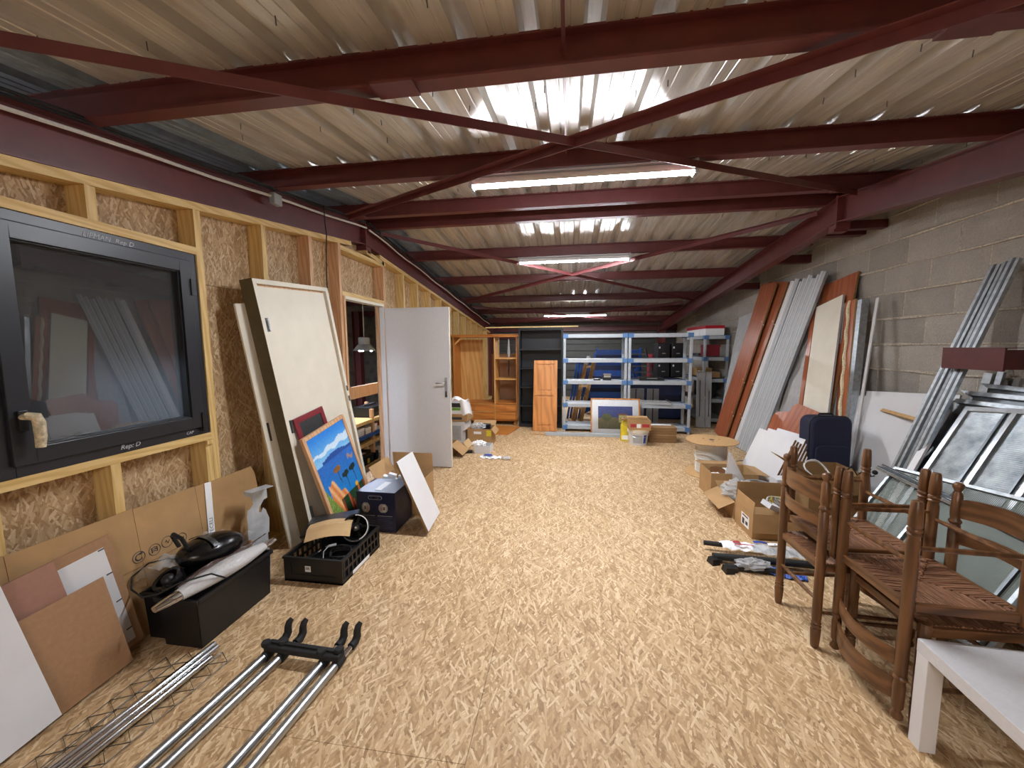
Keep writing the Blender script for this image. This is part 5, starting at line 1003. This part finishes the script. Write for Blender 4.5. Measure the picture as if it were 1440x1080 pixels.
# ---- stuff on the floor behind the open door
t = item('printer_box', 'white printed carton at the bottom of the stack just past the open door', 'box', (-2.02, 5.85, 0), (.40, .38, .37), 'white', (('grey_print', (.05, .33, -.0015, 0, .06, .30), 'plastic_grey'), ('print_field', (.08, .30, -.0025, -.0015, .09, .27), 'greyboard')))
t = item('brown_lid_box', 'shallow brown carton in the middle of the stack past the open door', 'box', (-2.03, 5.84, .371), (.45, .40, .11), 'card', (('dark_print', (.12, .36, -.0015, 0, .03, .07), 'inkgrey'),))
t = item('black_carton', 'black, green and white printed carton on top of the stack past the open door', 'box', (-2.0, 5.87, .482), (.34, .30, .18), 'paper', (('black_band', (-.001, .341, -.0015, 0, .11, .18), 'black'), ('green_band', (.16, .30, -.0025, -.001, .06, .105), 'greenprint'), ('blue_print', (.05, .16, -.003, -.0015, .13, .16), 'blueprint')))
tag(MB().grid(lambda u, v: (.16 * u + .05 * v, -.02 * math.sin(u * 5), .0 + .22 * (1 - v) ** 1.0 + .02 * math.sin(u * 6 + v * 4)), 8, 8).build('paper_sheet', 'paper', mtx=tr(-1.71, 5.83, .49), solid=.002), 'white paper sheets hanging off the top carton past the open door', 'paper')
tag(MB().grid(lambda u, v: (.26 * u, .15 * v, .03 * math.sin(u * 6) + .04 * math.sin(v * 3)), 8, 8).build('paper_sheet', 'paper', mtx=tr(-1.86, 5.90, .69), solid=.002), 'crumpled white paper on the very top of the stack past the open door', 'paper')
t = carton('torn_carton', 'torn open brown carton with tape and plastic in front of the wardrobe drawers', -1.565, 5.78, .38, .34, .27, 'card', flaps=(('b', 60, .12), ('r', 140, .1), ('l', 120, .1)))
MB().rect(.10, .22, -.001, 0, .19, .23).build('tape', 'paper', t); MB().rect(.30, .38, -.0015, 0, .16, .25).build('yellow_tape', 'yellow', t)
crumple('clear_film', 'clear plastic film bulging from the torn carton by the wardrobe', (-1.43, 5.92, .29), (.12, .08, .05), 'film_dense', 12, 'plastic film'); item('black_box', 'small black box inside the torn carton by the wardrobe', 'box', (-1.40, 5.98, .20), (.15, .1, .1), 'black', (('lid', (0, .15, 0, .1, .1, .104), 'inkgrey'),))
t = carton('flap_carton', 'brown carton with a big hanging flap at the foot of the open door', -1.98, 5.08, .36, .34, .18, 'card', flaps=(('r', 128, .22), ('f', 165, .14)))
tag(MB().rect(0, .12, 0, .30, 0, .004).build('card_sheet', 'card_pale', mtx=tr(-1.55, 5.45, .13) @ rotm(.9, 'Y')), 'folded brown card sheet slumped beside the carton at the door foot', 'cardboard')
t = carton('white_tray', 'small white cardboard tray holding crumpled paper, in front of the torn carton', -1.36, 5.36, .24, .22, .11, 'white', 'plastic_grey')
crumple('paper_ball', 'crumpled white paper lying in the small white tray', (-1.30, 5.43, .13), (.10, .07, .045), 'paper', 15, 'paper')
item('black_gadget', 'small black gadget on the floor next to the white tray', 'gadget', (-1.52, 5.33, 0), (.14, .07, .035), 'black', (('screen', (.02, .1, .01, .06, .035, .037), 'inkgrey'),), .2)
t = sleeve('wipes_pack', 'blue and white plastic pack on the floor, nearest to the open floor', -1.22, 5.17, .30, .13, 'paper', .02, .004, ((.05, .12, -.04, .07, 'blueprint'),))
crumple('clear_wrapper', 'little clear wrapper beside the blue and white pack', (-.84, 5.12, .02), (.06, .05, .018), 'film_dense', 31)

# ================================================================ the room next door, seen through the doorway and window
t = thing('pendant_lamp', 'grey bell pendant lamp hanging beyond the open doorway', 'pendant lamp', (-3.15, 5.62, 1.50), 'bell pendants next door')
MB().lathe([(.17, 0), (.165, .012), (.10, .09), (.085, .10), (.085, .20), (.06, .21), (.001, .21)], 20, cap=False).build('shade', 'plastic_grey', t, smooth=True, angle=50); MB().tube([(0, 0, .21), (.0, 0, roofz(5.62) - 1.5)], .006, 6).build('cord', 'cable_white', t)
for k in range(3): MB().ball((.10 * math.cos(k * 2.1 + .3), .10 * math.sin(k * 2.1 + .3), .008), .018, 10, 6).build('bulb', 'bulb', t)
dup(t, tr(-3.35, 1.95, 1.50), 'bell pendant lamp whose glow shows through the dark window pane')
t = thing('storage_rack', 'wooden and blue storage rack with trays beyond the open doorway', 'rack', (-3.05, 4.75, -.9))
for y in (.0, .75, 1.5): MB().rect(0, .05, y, y + .05, 0, 1.50).rect(-.5, -.45, y, y + .05, 0, 1.5).build('post', 'timber_pink', t)
for z, m in ((1.355, 'timber'), (1.14, 'blue'), (1.02, 'timber'), (.68, 'timber')): MB().rect(-.5, .06, 0, 1.55, z - .05, z).build('shelf', m, t)
MB().rect(.052, .072, -.1, 1.65, 1.73, 1.90).build('barrier_plank', 'timber_pink', t); MB().rect(.0, .05, .0, .05, 1.5, 1.9).rect(.0, .05, 1.5, 1.55, 1.5, 1.9).build('post', 'timber_pink', t)
item('black_case', 'black carrying case on the top rack shelf beyond the doorway', 'case', (-3.35, 5.55, .456), (.3, .5, .16), 'black', (('handle', (.12, .18, .1, .4, .16, .19), 'rubber'),))
for k in range(5): item('parts_box', ('white parts box first on the blue rack shelf', 'white parts box second on the blue rack shelf', 'white parts box third on the blue rack shelf', 'white parts box fourth on the blue rack shelf', 'red-lidded parts box on the blue rack shelf')[k] + ' beyond the doorway', 'box', (-3.14, 4.92 + k * .20, .241), (.12, .16, .06 + .02 * (k % 2)), 'white', (('lid', (0, .12, 0, .16, .06 + .02 * (k % 2), .09 + .02 * (k % 2)), 'red_lid' if k == 4 else 'paper'),), 0, 'parts boxes on the blue rack shelf')
item('drill_case', 'black drill case with a yellow latch on the low rack shelf beyond the doorway', 'case', (-3.3, 5.1, -.219), (.3, .55, .14), 'black', (('latch', (.30, .305, .2, .26, .02, .09), 'yellow'), ('label', (.05, .2, .15, .35, .14, .142), 'paper')))
item('white_bin', 'flat white bin beside the drill case on the low rack shelf beyond the doorway', 'bin', (-3.25, 5.72, -.219), (.25, .4, .07), 'white', (('rim', (-.005, .255, -.005, .405, .07, .078), 'paper'),))
t = thing('red_column', 'dark red steel column standing in the dark room beyond the doorway', 'column', (-4.4, 7.6, -.9)); MB().rect(-.07, .07, -.006, .006, 0, 3.2).build('web', 'red_dark', t); MB().rect(-.08, -.068, -.07, .07, 0, 3.2).rect(.068, .08, -.07, .07, 0, 3.2).build('flange', 'red_dark', t)

# ---- settle: everything that leans or lies on the strand board floor stands on it, not in it
bpy.context.view_layer.update()
for r in [o for o in C.objects if o.parent is None and 'label' in o and 'ceiling' not in o['label']]:
    zs = [(m.matrix_world @ V(c)).z for m in [r] + list(r.children) + [g for ch in r.children for g in ch.children] if m.type == 'MESH' for c in m.bound_box]
    xs_ = r.matrix_world.translation.x if zs else -9
    if zs and -.15 < min(zs) < -.0004:
        loc = r.matrix_world.copy(); loc.translation.z += -min(zs) + .0005; r.matrix_world = loc
